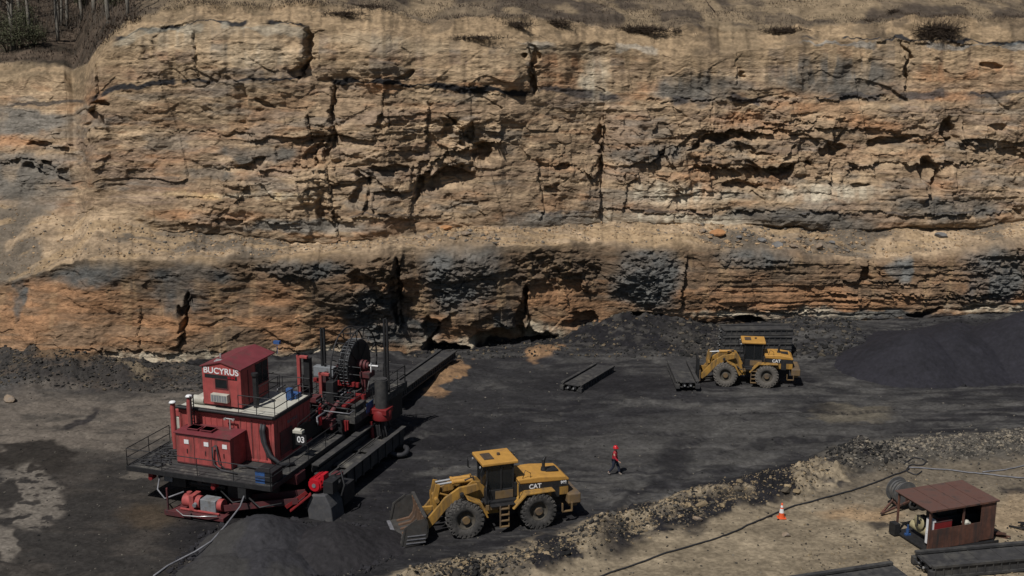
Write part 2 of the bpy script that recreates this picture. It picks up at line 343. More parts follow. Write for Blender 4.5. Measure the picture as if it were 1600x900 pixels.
rough_lo = (1 - upper) * face * ss(470, 400, PY) * 0
# rugged shale zones
SH = [(720, 430, 60, 52), (1010, 432, 52, 52), (1552, 425, 55, 46), (590, 470, 45, 60), (470, 415, 110, 22), (870, 420, 70, 30), (1170, 398, 60, 16)]
shale = np.zeros_like(PX)
for cx, cy, rx, ry in SH: shale = np.maximum(shale, ell(wpx, wpy, cx, cy, rx, ry, 0, .18))
d += shale * (1 - ledge) * (.24 * fb_ + .2 * fc + .1 * (1 - 2 * np.abs(fbm(Sx / .9, Sz / .55, 4, 51))) - .12)
def step(pts, depth, fall):                    # rock above the line stands proud of the rock below it
    global d
    xs = [p[0] for p in pts]; yl = np.interp(PX, xs, [p[1] for p in pts]) + 9 * (hsh(np.floor(PX / 21 + .5 * noise(PX / 40, PX * 0, int(xs[0]))), PX * 0, int(xs[0])) - .5) + 4 * (hsh(np.floor(PX / 8.), PX * 0, int(xs[0]) + 3) - .5) + 1.2 * noise(PX / 3, PX * 0, int(xs[0]) + 1)
    m = ss(xs[0] - 6, xs[0] + 10, PX) * (1 - ss(xs[-1] - 10, xs[-1] + 6, PX)) * (.25 + 1.1 * hsh(np.floor(PX / 33. + .3), PX * 0, int(xs[0]) + 7)); dy = PY - yl
    d += m * depth * (.5 * np.exp(-np.maximum(-dy, 0) / 14) * (dy <= 0) - .5 * np.exp(-np.maximum(dy, 0) / fall) * (dy > 0))
for pts, dep, fall in [
    ([(983, 262), (1040, 240), (1090, 207), (1172, 205), (1215, 208)], 1.1, 16),
    ([(1088, 262), (1105, 258), (1160, 262), (1200, 262), (1240, 268)], .8, 12),
    ([(1170, 205), (1300, 200), (1400, 208), (1540, 222)], .5, 9),
    ([(1325, 265), (1390, 252), (1465, 255), (1540, 250)], .8, 10),
    ([(925, 328), (1060, 330), (1200, 327), (1330, 330), (1520, 333), (1600, 326)], .45, 5),
    ([(590, 258), (640, 262), (700, 240), (760, 225), (800, 215)], 1.0, 18),
    ([(640, 285), (690, 262), (740, 270)], 1.1, 20),
    ([(860, 262), (905, 258), (930, 280)], .7, 9), ([(240, 206), (300, 206), (420, 214)], .25, 6),
    ([(330, 262), (430, 260), (520, 262)], .3, 7), ([(60, 232), (110, 230)], .6, 6), ([(0, 255), (60, 252), (100, 262)], .6, 8),
    ([(520, 338), (640, 342), (700, 330)], .45, 5), ([(280, 348), (360, 340), (470, 344)], .45, 5),
    ([(1300, 438), (1420, 440), (1520, 438)], .4, 4), ([(1290, 458), (1420, 460), (1600, 455)], .45, 4), ([(1290, 470), (1440, 466), (1600, 464)], .4, 4),
    ([(1100, 478), (1200, 482), (1290, 484)], .35, 4), ([(100, 545), (330, 548), (480, 545), (600, 540)], .25, 6),
    ([(515, 131), (600, 134), (700, 138), (830, 144)], .15, 7),
    ([(230, 42), (330, 30), (470, 34)], .3, 5), ([(1260, 62), (1360, 60), (1530, 66)], .5, 7), ([(1010, 158), (1200, 156), (1400, 152)], .25, 6),
    ([(720, 505), (760, 500), (800, 515)], .8, 12), ([(1115, 180), (1200, 186), (1330, 188)], .3, 5)]:
    step(pts, dep, fall)
def vstep(pts, depth, w_):                     # rock left of the line stands proud of the rock right of it
    global d
    ys_ = [p[1] for p in pts]; xl = np.interp(PY, ys_, [p[0] for p in pts]) + 6 * (hsh(np.floor(PY / 15.), PX * 0, int(ys_[0])) - .5) + 2 * noise(PY / 5, PX * 0, int(pts[0][0])); dx = PX - xl
    m = ss(ys_[0] - 6, ys_[0] + 6, PY) * (1 - ss(ys_[-1] - 6, ys_[-1] + 6, PY)); d += m * depth * (.4 * np.exp(-np.maximum(-dx, 0) / w_) * (dx <= 0) - .6 * np.exp(-np.maximum(dx, 0) / (w_ * .7)) * (dx > 0))
for pts, dp, w_ in [([(474, 45), (478, 90), (466, 124)], 1.1, 14), ([(514, 140), (517, 200), (505, 240), (520, 330), (530, 380)], .8, 16), ([(826, 62), (832, 146)], 1.3, 12), ([(945, 190), (936, 250), (934, 335)], .9, 18), ([(1418, 72), (1414, 150)], .6, 10), ([(298, 462), (288, 500), (280, 540)], 1.0, 12), ([(820, 455), (822, 530)], 1.2, 10), ([(618, 400), (625, 520)], 1.0, 12),
    ([(975, 270), (975, 330)], .5, 10), ([(700, 180), (745, 235)], .9, 12), ([(600, 130), (592, 180)], .6, 8), ([(672, 160), (665, 230)], .7, 10), ([(480, 180), (492, 260)], .9, 14), ([(655, 260), (640, 340)], .9, 12), ([(575, 270), (570, 330)], .7, 10), ([(840, 250), (848, 340)], .6, 10), ([(1300, 215), (1296, 300)], .7, 12), ([(1470, 255), (1440, 310)], 1.1, 14), ([(1505, 190), (1500, 230)], .8, 10), ([(1355, 400), (1400, 470)], .5, 8), ([(1070, 400), (1062, 480)], .7, 10), ([(700, 490), (660, 545)], .9, 12), ([(1580, 380), (1598, 460)], .5, 10), ([(150, 60), (150, 150)], .4, 20), ([(305, 50), (310, 120)], .4, 10), ([(220, 480), (215, 550)], .3, 8), ([(1150, 60), (1152, 130)], .4, 10), ([(1240, 225), (1210, 262)], .6, 8)]: vstep(pts, dp, w_)
CAV = [(1132, 214, 44, 7, 0, .9), (1488, 208, 15, 20, 10, 1.3), (755, 238, 17, 14, 0, .8), (700, 280, 44, 16, -20, .9), (650, 295, 7, 18, 10, .7), (608, 264, 24, 7, 0, .6),
    (1392, 224, 26, 7, -15, .9), (1455, 272, 13, 22, 0, 1.2), (1157, 286, 22, 5, 0, .7), (1085, 224, 14, 6, -30, .8), (1300, 232, 14, 8, -20, .8), (1270, 262, 9, 10, 0, .6),
    (1190, 240, 25, 4, 0, .5), (940, 212, 6, 22, 5, .8), (935, 270, 5, 26, 3, .5), (490, 240, 8, 22, 12, .7), (515, 200, 5, 60, 0, .5), (512, 330, 12, 30, -10, .7),
    (476, 80, 5, 34, 2, .8), (466, 112, 12, 10, -30, .7), (830, 105, 5, 42, 0, .8), (395, 252, 26, 7, -12, .6), (150, 185, 14, 8, 0, .9), (158, 160, 14, 5, 0, .6), (700, 200, 9, 16, 0, .6),
    (735, 208, 8, 18, 10, .7), (1417, 100, 4, 36, 2, .5), (880, 262, 10, 8, 0, .6), (635, 118, 16, 5, -25, .5), (292, 485, 6, 26, 18, .9), (818, 490, 9, 40, 5, 1.0), (622, 455, 8, 55, 5, .9),
    (575, 440, 28, 14, 20, .5), (800, 535, 62, 20, -3, 2.0), (690, 549, 34, 12, 0, 2.2), (905, 500, 22, 14, -25, 1.0), (1005, 497, 26, 8, 0, 1.2), (1172, 499, 22, 8, 0, 1.5), (668, 520, 9, 24, 15, .9),
    (560, 300, 9, 28, 10, .6), (1355, 425, 8, 14, 20, .7), (1440, 486, 22, 4, -10, .8), (1520, 483, 26, 4, -5, .6), (1165, 118, 5, 3, 0, .4), (45, 270, 22, 8, 10, .7), (60, 232, 20, 5, 0, .6), (1546, 105, 18, 5, 10, .5), (1090, 268, 14, 7, -30, .6), (1220, 262, 16, 5, -15, .6), (870, 300, 10, 8, 0, .5), (1345, 290, 18, 5, 0, .5), (1560, 200, 14, 6, 0, .5), (420, 160, 12, 6, 20, .4), (600, 190, 8, 14, 0, .5), (1038, 236, 12, 5, -20, .6)]
for cx, cy, rx, ry, ro, dp in CAV: d -= 1.25 * dp * ell(wpx, wpy, cx, cy, rx, ry, ro, .22)
BULGE = [(1070, 190, 70, 20, .4), (640, 210, 90, 50, .6), (400, 90, 70, 60, .7), (560, 100, 60, 60, .4), (690, 95, 130, 50, .6), (760, 190, 60, 30, .5), (1180, 240, 60, 30, .4), (1400, 180, 60, 20, .5), (420, 300, 90, 50, .6), (1000, 430, 60, 60, .3), (560, 430, 60, 60, .5), (720, 440, 60, 70, .6), (950, 120, 60, 60, -.4)]
for cx, cy, rx, ry, a in BULGE: d += a * ell(wpx, wpy, cx, cy, rx, ry, 0, .5)
d = d * face + (1 - face) * .35 * fbm(Sx / 4, Sz / 2, 3, 61) * (1 - hill)
d *= 1 - .75 * crest
Y -= d
# ledge / crest / hill get vertical relief instead
rub = fbm(X / .5, Y / .5, 4, 71)
Z += ledge * (.08 * rub + .45 * fbm(X / 5, Y / 2.5, 3, 72)) + crest * (.1 * rub + .25 * fbm(X / 2.5, Y / 2.5, 3, 73)) + hill * (.25 * fbm(X / 1.5, Y / 1.5, 4, 74) + .7 * fbm(X / 9, Y / 9, 3, 75))
gul = np.clip(fbm(X / 1.6, Sz / 9, 3, 77), 0, 1); Y += crest * gul * .7
# ---- rock colours
tan = KV((152, 130, 102)); brn = KV((124, 103, 82)); org = KV((148, 106, 70)); gry = KV((106, 102, 97)); pale = KV((176, 168, 150)); coal = KV((50, 50, 54)); dbr = KV((98, 78, 60)); purp = KV((118, 100, 88)); yel = KV((180, 150, 96))
def c3(m): return m[:, None]
n_a = fbm(Sx / 6, Sz / 2.2, 5, 201); n_b = fbm(Sx / 3.5, Sz / .8, 5, 202); n_c = fbm(Sx / 8, Sz / .5, 4, 203); n_d = fbm(Sx / 2, Sz / 2, 5, 204); n_v = fbm(Sx / .7, Sz / 5, 4, 205)
C = np.tile(mix(tan, brn, .5), (len(PX), 1))
C = mix(C, tan, c3(ss(230, 120, PY) * .65 * upper)); C = mix(C, brn, c3(ss(-.2, .3, n_a) * .6)); C = mix(C, purp, c3(ss(0, .35, fbm(Sx / 5, Sz / 1.2, 4, 206)) * .6))
C = mix(C, tan * 1.06, c3(ss(.0, .4, n_c) * .55)); C = mix(C, org, c3(ss(.14, .4, n_b) * .38)); C *= c3(1 + .16 * (ia - .5) + .16 * (ib - .5) + .12 * (ic - .5)); C = mix(C, gry * .95, c3(ss(.15, .42, fbm(Sx / 4, Sz / 1.0, 4, 207)) * .55))
C = mix(C, dbr, c3(ss(.1, .4, fbm(Sx / 2.5, Sz / .4, 4, 208)) * .5))
# lower bench: browner, darker
lo = (1 - upper) * (1 - ledge * .5)
Cl = mix(KV((118, 94, 72)), KV((96, 80, 65)), c3(ss(-.2, .3, n_a))); Cl = mix(Cl, KV((134, 98, 66)), c3(ss(.05, .4, n_b + .25 * ell(PX, PY, 100, 480, 160, 60) + .2 * ss(430, 480, PY)) * .75)); Cl = mix(Cl, KV((88, 76, 64)), c3(ss(.05, .35, n_c) * .6))
Cl = mix(Cl, KV((142, 116, 84)), c3(ss(.15, .4, n_v) * .5)); C = mix(C, Cl, c3(lo)); C = mix(C, KV((88, 74, 59)), c3(ss(1.72, 1.9, TT + .08 * n_b) * (1 - ss(1.97, 2.03, TT)) * ss(100, 200, PX) * (1 - .6 * ss(1050, 1150, PX)) * .75))
ORG = [(885, 105, 45, 36), (1485, 130, 50, 40), (1550, 110, 30, 20), (30, 220, 45, 12), (150, 150, 18, 14), (760, 128, 40, 7), (600, 142, 30, 8), (100, 470, 90, 26), (40, 480, 40, 50), (250, 520, 70, 24), (300, 500, 60, 20), (430, 490, 50, 50), (1160, 460, 60, 30), (1060, 480, 24, 30), (860, 480, 50, 28), (1250, 465, 60, 25), (1120, 480, 40, 20), (690, 520, 45, 25), (1180, 190, 60, 12), (1090, 290, 30, 30), (1360, 190, 40, 12), (1240, 160, 40, 20), (1020, 140, 30, 14), (1590, 465, 25, 30), (1340, 245, 30, 15), (1190, 275, 40, 10), (300, 335, 80, 12), (240, 250, 60, 12), (1330, 470, 50, 16), (1480, 290, 20, 20), (580, 130, 40, 10)]
for cx, cy, rx, ry in ORG: C = mix(C, org * (.95 if cy > 400 else 1.02), c3(ell(wpx, wpy, cx, cy, rx, ry, 0, .6) * (.2 + .6 * ss(-.3, .3, n_b))))
GRY = [(720, 425, 62, 55, 1), (1012, 432, 52, 55, 1), (1552, 425, 52, 48, 1), (1405, 415, 17, 24, 1.5), (1170, 398, 55, 16, 1), (590, 500, 45, 50, .8), (480, 352, 110, 11, 1.15), (400, 240, 70, 12, .85), (30, 380, 110, 60, .8), (40, 280, 80, 34, .85), (20, 190, 100, 22, 1.0), (25, 445, 9, 50, .8), (130, 420, 70, 24, .8), (1240, 350, 120, 26, .9), (870, 350, 90, 18, 1), (1440, 380, 60, 12, .8), (790, 500, 20, 24, .8), (1090, 135, 70, 20, .95), (640, 520, 40, 26, .9), (1330, 490, 120, 8, .9), (470, 420, 70, 16, .7), (1180, 340, 60, 10, .8), (330, 270, 40, 8, .8), (1010, 240, 60, 14, .9), (1480, 320, 90, 18, .8), (300, 425, 60, 14, .75), (280, 460, 40, 30, .8), (1300, 120, 100, 30, .9)]
for cx, cy, rx, ry, a in GRY: C = mix(C, (KV((88, 90, 91)) * a * .92 if cy > 395 else gry * a * .85), c3(ell(wpx, wpy, cx, cy, rx, ry, 0, .3) * (.65 + .35 * ss(-.3, .2, n_d))))
PAL = [(260, 60, 70, 16), (330, 44, 110, 12), (400, 80, 60, 20), (640, 70, 70, 14), (850, 72, 50, 8), (930, 78, 50, 10), (560, 60, 60, 10), (930, 110, 18, 50), (1030, 342, 90, 12), (700, 545, 60, 16), (300, 558, 210, 9), (540, 560, 60, 10), (840, 522, 40, 14), (1180, 490, 150, 8), (430, 305, 90, 5), (1100, 350, 60, 8), (1560, 482, 90, 8), (1290, 300, 80, 12), (1060, 300, 90, 14)]
for cx, cy, rx, ry in PAL: C = mix(C, pale * .9, c3(ell(wpx, wpy, cx, cy, rx, ry, 0, .5) * (.35 + .5 * ss(-.3, .3, n_v))))
C = mix(C, yel, c3(ell(wpx, wpy, 400, 306, 110, 6, 0, .5) * ss(-.2, .3, n_d) * .6))
def seam(pts, w_, col, brk=-.25, amt=1, s=0, up=1.0):
    global C
    dd = PY + 3.5 * noise(PX / 22, PX * 0, 300 + s) + 1.5 * noise(PX / 5, PY / 9, 301 + s) - np.interp(PX, [p[0] for p in pts], [p[1] for p in pts])
    m = ss(pts[0][0] - 10, pts[0][0] + 10, PX) * (1 - ss(pts[-1][0] - 10, pts[-1][0] + 10, PX))
    ww = w_ * (.7 + .6 * noise(PX / 30, PX * 0, 302 + s))
    m = m * (1 - ss(.7, 1.5, np.abs(dd) / np.maximum(ww, .8))) * ss(brk - .12, brk + .12, fbm(PX / 45, PY * 0, 3, 303 + s)) * amt
    C = mix(C, col, c3(m))
# hanging dirt streaks below the crest and loose talus on the ledge
dirt = KV((156, 132, 101)) ; C = mix(C, dirt, c3(upper * (1 - hill) * ss(.05, .4, n_v + .35 * ss(130, 60, PY)) * ss(150, 80, PY) * .7))
C = mix(C, mix(dirt * .70, dirt * .45, c3(ss(.1, .45, fbm(X / 1.5, Sz / .8, 4, 210)))), c3(crest))
tal = mix(KH((198, 170, 136)), KH((164, 141, 114)), c3(ss(-.3, .3, fbm(X / 3, Y / 1.2, 4, 211)))); tal = mix(tal, KH((104, 99, 93)), c3(ss(.1, .45, fbm(X / 5, Y / 3, 3, 212) + .8 * ss(120, 20, PX) + .5 * ell(PX, PY, 1250, 375, 130, 30)) * .8)); tal = mix(tal, KH((186, 156, 116)), c3(ss(.15, .4, fbm(X / 4, Y / .8, 4, 213) + .3 * ell(PX, PY, 900, 375, 200, 20)) * .7))
C = mix(C, tal, c3(ledge)); C = mix(C, tal * 1.1, c3(ell(wpx, wpy, 190, 350, 75, 26, 0, .4) * .8))
hl = mix(KH((126, 110, 90)), KH((88, 77, 67)), c3(ss(-.2, .25, fbm(X / 5, Y / 5, 5, 214)))); hl = mix(hl, KH((156, 135, 105)), c3(ss(.0, .3, fbm(X / 4, Y / 9, 4, 215) + .35 * ss(560, 300, PX) + .35 * ell(PX, PY, 1400, 10, 160, 40)) * .8))
frs = mix(KH((96, 82, 70)), KH((66, 58, 49)), c3(ss(-.2, .3, fbm(X / 2, Y / 2, 4, 216))))
hl = mix(hl, frs, c3(ss(235, 205, PX + 6 * noise(PX / 10, PY / 10, 217)) * ss(5.0, 5.12, TT) * (PY < 130))); C = mix(C, hl, c3(np.clip(hill + crest * ss(.1, .3, fbm(X / 3, Y / 2, 3, 218)) * .6, 0, 1)))
seam([(140, 155), (180, 140), (230, 131), (300, 127), (400, 124), (475, 121)], 4, coal * .8, -.3, 1, 1)
seam([(512, 126), (560, 128), (650, 133), (740, 138), (830, 147)], 4.6, coal * .5, -2, 1, 2)
seam([(840, 138), (940, 150), (1050, 156), (1200, 155), (1400, 150), (1610, 146)], 6, coal * 1.3, -.1, .85, 3)
seam([(0, 168), (60, 163), (130, 160)], 4, coal, -.4, .8, 4)
seam([(1255, 62), (1350, 60), (1440, 64), (1540, 66), (1650, 70)], 2.8, coal * .8, -.5, 1, 5); seam([(1255, 68), (1440, 72), (1650, 76)], 5, KV((116, 124, 130)), -.3, .55, 6)
seam([(180, 62), (230, 46), (330, 34), (480, 40)], 2.8, coal * .7, -.6, 1, 7); seam([(180, 68), (230, 52), (330, 42), (480, 50)], 7, KV((140, 137, 126)), -.4, .55, 8)
seam([(810, 66), (900, 72), (1030, 78)], 6, KV((138, 138, 134)), -.2, .5, 9)
seam([(70, 568), (330, 566), (600, 561), (800, 545)], 5, coal * .7, -.9, 1, 10); seam([(900, 505), (1060, 503), (1620, 490)], 3.5, coal, -.3, .8, 11)
seam([(0, 310), (60, 300), (110, 300)], 6, gry * .6, -.6, .7, 12); seam([(500, 334), (900, 330), (1200, 333), (1600, 330)], 1.6, coal * 1.5, -.2, .6, 13)
lum = C @ np.array([.3, .55, .15]); C = mix(np.stack([lum * 1.09, lum, lum * .87], 1), C, .75) * np.array([1.0, .97, .91]) * c3(1 - .1 * lo)
C *= c3(1 + .22 * noise(Sx / .2, Sz / .12, 220) + .22 * fbm(Sx / 1.1, Sz / .22, 4, 222) + .1 * noise(Sx / .9, Sz / .5, 221))
C = np.clip(C, .01, .8)
cliff = npmesh('cliff', np.stack([X, Y, Z], 1), grid_faces(NR, NC), CL_MAT, C)
tag(cliff, kind='structure')
CX, CY, CZ = X.reshape(NR, NC), Y.reshape(NR, NC), Z.reshape(NR, NC); CPY = PY.reshape(NR, NC)
def on_cliff(px, py, frm=0):
    j = int(np.argmin(np.abs(cols_ - px))); i = frm + int(np.argmin(np.abs(CPY[frm:, j] - py)))
    return Vector((CX[i, j], CY[i, j], CZ[i, j]))
HR = sum(SEG[:5])
del d, C, n_a, n_b, n_c, n_d, n_v, Cl, tal, hl, frs

# ------------------------------------------------------------------ ground
BERM = [(640, 925), (760, 893), (900, 852), (1000, 818), (1100, 790), (1200, 766), (1290, 742)]
BERM2 = [(1330, 722), (1400, 712), (1500, 702), (1620, 694), (1800, 684)]
def wpts(pts): return [tuple(G(x, y))[:2] for x, y in pts]
BW, BW2 = wpts(BERM), wpts(BERM2)
RUTS = [wpts([(640, 640), (760, 700), (900, 740), (1100, 760), (1250, 720)]), wpts([(560, 800), (760, 860), (950, 790), (1250, 700), (1600, 660)]), wpts([(900, 640), (1200, 640), (1600, 620)]), wpts([(0, 680), (150, 700), (300, 690)]), wpts([(640, 700), (800, 650), (1000, 640), (1250, 600)]), wpts([(1000, 800), (1060, 720), (1180, 660), (1400, 650), (1700, 640)]), wpts([(620, 760), (720, 730), (900, 690), (1100, 690), (1350, 690), (1700, 655)]), wpts([(500, 880), (640, 870), (800, 862), (940, 800)]), wpts([(0, 850), (120, 880), (250, 860)])]
def ground_h(X, Y):
    X = np.asarray(X, float); Y = np.asarray(Y, float)
    px, py = proj(X, Y, 0 * X)
    z = .22 * fbm(X / 9, Y / 9, 3, 400) + .05 * fbm(X / 1.2, Y / 1.2, 3, 401) + .03 * fbm(X / .35, Y / .35, 3, 402)
    lump = .5 + .5 * fbm(X / .9, Y / .9, 4, 403)
    db = pdist(X, Y, BW); z = z + (.75 + .75 * fbm(X / 2.2, Y / 2.2, 2, 404)) * np.exp(-(db / 1.45) ** 2) * (.55 + .7 * lump) * (1 + .35 * fbm(X / .35, Y / .35, 3, 440))
    db = pdist(X, Y, BW2); z = z + .6 * np.exp(-(db / 2.1) ** 2) * (.5 + .8 * lump)
    # talus against the wall
    yb = tab(px, BASE); r = ray(px, yb); D = r[1] * (-CAMH / r[2]); dist = D - Y
    th_ = .4 + .45 * noise(X / 6, Y * 0, 405) + .7 * ss(300, 60, px) + .3 * ell(px, py, 990, 520, 110, 30) - 1.1 * ell(px, py, 700, 550, 60, 25) - 1.2 * ell(px, py, 830, 540, 50, 22)
    wd = 3.2 + 3.5 * ss(320, 100, px) + 1.5 * ss(860, 940, px)
    z = z + np.maximum(th_, .05) * np.clip(1 - dist / wd, 0, 1.1) ** 1.3 * (.6 + .7 * lump)
    for (cx, cy, h_, r_) in ((955, 528, .8, 3.6), (1040, 525, .35, 4), (1350, 724, .9, 1.4), (690, 585, .5, 2.2), (850, 552, .6, 1.6), (1290, 520, .9, 5), (200, 590, .7, 3), (90, 595, .8, 3), (30, 600, .6, 3)):
        g = G(cx, cy); z = z + h_ * np.exp(-(np.hypot(X - g.x, Y - g.y) / r_) ** 2) * (.6 + .7 * lump)
    for k, p in enumerate(RUTS):
        q = pdist(X, Y, p) + .5 * noise(X / 4, Y / 4, 430 + k); z = z - .07 * np.exp(-((q - 1.1) / .3) ** 2) + .05 * np.exp(-((q - 1.7) / .3) ** 2)
    # level pads where machines stand
    for (cx, cy, r_) in ((785, 830, 5.5), (1170, 602, 4.5), (960, 742, 1), (1480, 850, 4)):
        g = G(cx, cy); m = 1 - ss(r_ * .6, r_, np.hypot(X - g.x, Y - g.y)); z = z * (1 - m * .8)
    g = Vector((-14, 68)); m = 1 - ss(9, 12, np.hypot(X - g.x, Y - g.y)); z = z * (1 - m * .7)
    return z
def gz(x, y): return float(ground_h(np.array([x]), np.array([y]))[0])
gc = np.concatenate([np.linspace(-2500, -120, 80)[:-1], np.linspace(-120, 1720, 1300), np.linspace(1720, 4000, 80)[1:]])
gr = np.concatenate([np.linspace(470, 925, 480), 925 + np.geomspace(3, 9000, 50)])
PX = np.tile(gc, len(gr)); PY = np.repeat(gr, len(gc)); r_ = ray(PX, PY); t_ = -CAMH / r_[2]; X = r_[0] * t_; Y = r_[1] * t_
Z = ground_h(X, Y)
wx = PX + 16 * fbm(X / 2.5, Y / 2.5, 3, 501) + 7 * noise(X / .6, Y / .6, 502); wy = PY + 9 * fbm(X / 2.5, Y / 2.5, 3, 503) + 4 * noise(X / .6, Y / .6, 504)
def E(cx, cy, rx, ry, rot=0, soft=.3): return c3(ell(wx, wy, cx, cy, rx, ry, rot, soft))
n1 = fbm(X / 7, Y / 5, 5, 510); n2 = fbm(X / 2.2, Y / .9, 5, 511); n3 = fbm(X / .7, Y / .5, 4, 512)
g0 = KH((62, 61, 61)); gk = KH((36, 35, 38)); gl = KH((86, 84, 81)); gt = KH((150, 136, 114)); gb = KH((100, 92, 81))
C = mix(np.tile(g0, (len(X), 1)), gk, c3(ss(-.1, .3, n1) * .6)); C = mix(C, gl, c3(ss(.05, .4, n2) * .6)); C = mix(C, gk, c3(ss(.1, .4, -n2) * .55)); st = fbm(X / 3.5 + .2 * Y, Y / .5, 5, 513); C = mix(C, gl * 1.05, c3(ss(.12, .45, st) * .6)); C = mix(C, gk * .9, c3(ss(.1, .4, -st) * .55))
# zones of the floor
trk = np.zeros_like(X)
for k, p in enumerate(RUTS):
    q = pdist(X, Y, p) + .5 * noise(X / 4, Y / 4, 430 + k); q = np.abs(q - 1.15); trk = np.maximum(trk, np.exp(-(q / .34) ** 4) * (.45 + .55 * (np.sin((X * .8 + Y * .6) * 14 + 3 * noise(X, Y, 450)) > -.1)) * ss(-.25, .15, fbm(X / 5, Y / 5, 3, 460 + k)))
TRK = trk
C = mix(C, mix(gk, g0, c3(.35 + .5 * ss(-.2, .4, n2))), E(780, 640, 330, 80) * .85)
C = mix(C, gl * .9, E(1150, 680, 260, 38, -6, .6) * .6); C = mix(C, KH((104, 97, 84)), E(1330, 645, 60, 14) * .8)
for a in ((1060, 720, 24, 30, 20), (1010, 770, 50, 12, -30), (1250, 690, 90, 5, -6), (1260, 640, 50, 5, 0), (950, 600, 120, 14, 0), (720, 690, 120, 16, -5), (1200, 742, 70, 6, -12), (640, 770, 70, 40, 0), (1420, 700, 120, 5, -6), (850, 640, 100, 7, -4)): C = mix(C, gk * .9, E(*a, .5) * .75)
for a in ((760, 600, 30, 5, 0), (1010, 560, 60, 5, 0), (1000, 625, 40, 5, 10), (880, 700, 60, 5, -6), (700, 735, 70, 5, -4), (1330, 600, 60, 9, 15), (1240, 560, 40, 7, 30), (800, 865, 90, 7, -14), (1120, 640, 90, 6, 0)): C = mix(C, gl * 1.15, E(*a, .6) * (.35 + .5 * c3(ss(-.2, .4, n2))))
C = mix(C, gl * 1.1, c3(TRK * ss(-.1, .3, n2) * .5)); C = mix(C, gk * .85, c3(TRK * ss(-.05, .3, -n2) * .7))
# left: pale dry floor with dark wet patches
C = mix(C, mix(KH((108, 100, 91)), KH((84, 79, 73)), c3(ss(-.2, .4, n2))), E(120, 665, 230, 62, -6, .25)); C = mix(C, mix(KH((54, 51, 48)), KH((66, 61, 56)), c3(ss(-.2, .4, n2))), E(150, 830, 230, 120, 0, .12) * .9)
C = mix(C, KH((50, 46, 42)), E(50, 715, 64, 26, 0, .12)); C = mix(C, KH((116, 109, 100)), E(45, 780, 56, 50, 20, .15) * .95 * c3(ss(-.3, -.1, n3 + n2 * .5))); C = mix(C, KH((116, 109, 100)), E(5, 850, 18, 26, 0, .15)); C = mix(C, KH((52, 49, 46)), E(10, 775, 22, 24, 0, .15)); C = mix(C, KH((78, 66, 52)), E(235, 805, 42, 20, 0, .5) * .7)
C = mix(C, KH((108, 101, 92)), E(225, 745, 26, 7, -8, .2) * .8); C = mix(C, gk, E(125, 655, 34, 8, -30, .3) * .8); C = mix(C, gk, E(140, 595, 130, 16, 0, .3) * .6)
C = mix(C, gk * .85, E(520, 850, 210, 70, 0, .4) * .8); C = mix(C, gk * .8, E(430, 770, 170, 60, -25, .3) * .8)
# tan ground in the lower right, behind the rubble bank
side = np.interp(PX, [560, 700, 900, 1000, 1100, 1200, 1300, 1420, 1600], [965, 918, 868, 835, 806, 782, 756, 722, 712])
tanm = ss(-6, 14, wy - side) * 1.0
tc_ = mix(mix(gt, gt * .72, c3(ss(-.2, .35, fbm(X / 3, Y / 1.2, 5, 520)))), gb, c3(ss(820, 745, PY + 20 * n1) * .75)); tc_ = mix(tc_, KH((168, 138, 104)), c3(ell(wx, wy, 1340, 800, 60, 12, 0, .5) * .6)); tc_ = mix(tc_, gk * 1.3, c3(ell(wx, wy, 1372, 818, 24, 7, 0, .4) * .8)); tc_ = mix(tc_, gk * 1.2, c3(ell(wx, wy, 1590, 765, 26, 6, 0, .4) * .8)); tc_ = mix(tc_, KH((162, 140, 112)), c3(ell(wx, wy, 1590, 800, 40, 30, 0, .4) * .6))
C = mix(C, tc_, c3(tanm))
db = pdist(X, Y, BW) + .5 * n3; bm_ = 1 - ss(1.2, 2.3, db)
bc = mix(mix(gt * .95, gb, c3(ss(-.1, .3, n3))), gk, c3(ss(.04, .14, fbm(X / 2.2, Y / 2.2, 3, 521))))
C = mix(C, bc, c3(bm_)); C = mix(C, gk * .9, E(1150, 792, 38, 13, -8, .5) * .9); C = mix(C, gk * .9, E(1085, 818, 18, 20, -35, .5) * .8); C = mix(C, gk * .9, E(960, 852, 30, 20, 0, .5) * .8)
db2 = pdist(X, Y, BW2) + .6 * n3; C = mix(C, mix(KH((96, 91, 83)), KH((62, 60, 56)), c3(ss(-.2, .3, n3))), c3((1 - ss(1.6, 2.8, db2)) * .9)); C = mix(C, gk, E(1350, 722, 34, 14, 0, .2)); C = mix(C, gk, E(1210, 745, 110, 6, -12, .3) * .8)
# sand spills and wall foot
C = mix(C, mix(KH((146, 116, 86)), KH((118, 94, 72)), c3(ss(-.2, .3, n3))), np.maximum(E(702, 588, 34, 15, -38, .15), E(850, 553, 26, 9, -10, .25))); C = mix(C, KH((120, 96, 74)), E(640, 602, 24, 7, -30, .3) * .8)
C = mix(C, mix(KH((60, 57, 54)), KH((90, 80, 70)), c3(ss(.05, .3, n3))), E(110, 575, 220, 30, 0, .25) * .8); C = mix(C, KH((120, 98, 74)), E(100, 575, 40, 10, 0, .3) * .7); C = mix(C, KH((132, 118, 96)), E(213, 588, 24, 6, 0, .3) * .7)
C = mix(C, mix(gk * .9, KH((72, 69, 66)), c3(ss(.05, .35, n3))), E(1040, 525, 180, 30, 0, .3) * .9); C = mix(C, KH((74, 71, 67)), E(1090, 545, 60, 12, 20, .4) * .6)
C *= c3(1 + .25 * noise(X / .16, Y / .12, 530) + .12 * noise(X / .5, Y / .35, 531)); C = np.clip(C, .006, .7)
ground = npmesh('ground', np.stack([X, Y, Z], 1), grid_faces(len(gr), len(gc))[:, ::-1], GR_MAT, C); tag(ground, kind='structure')

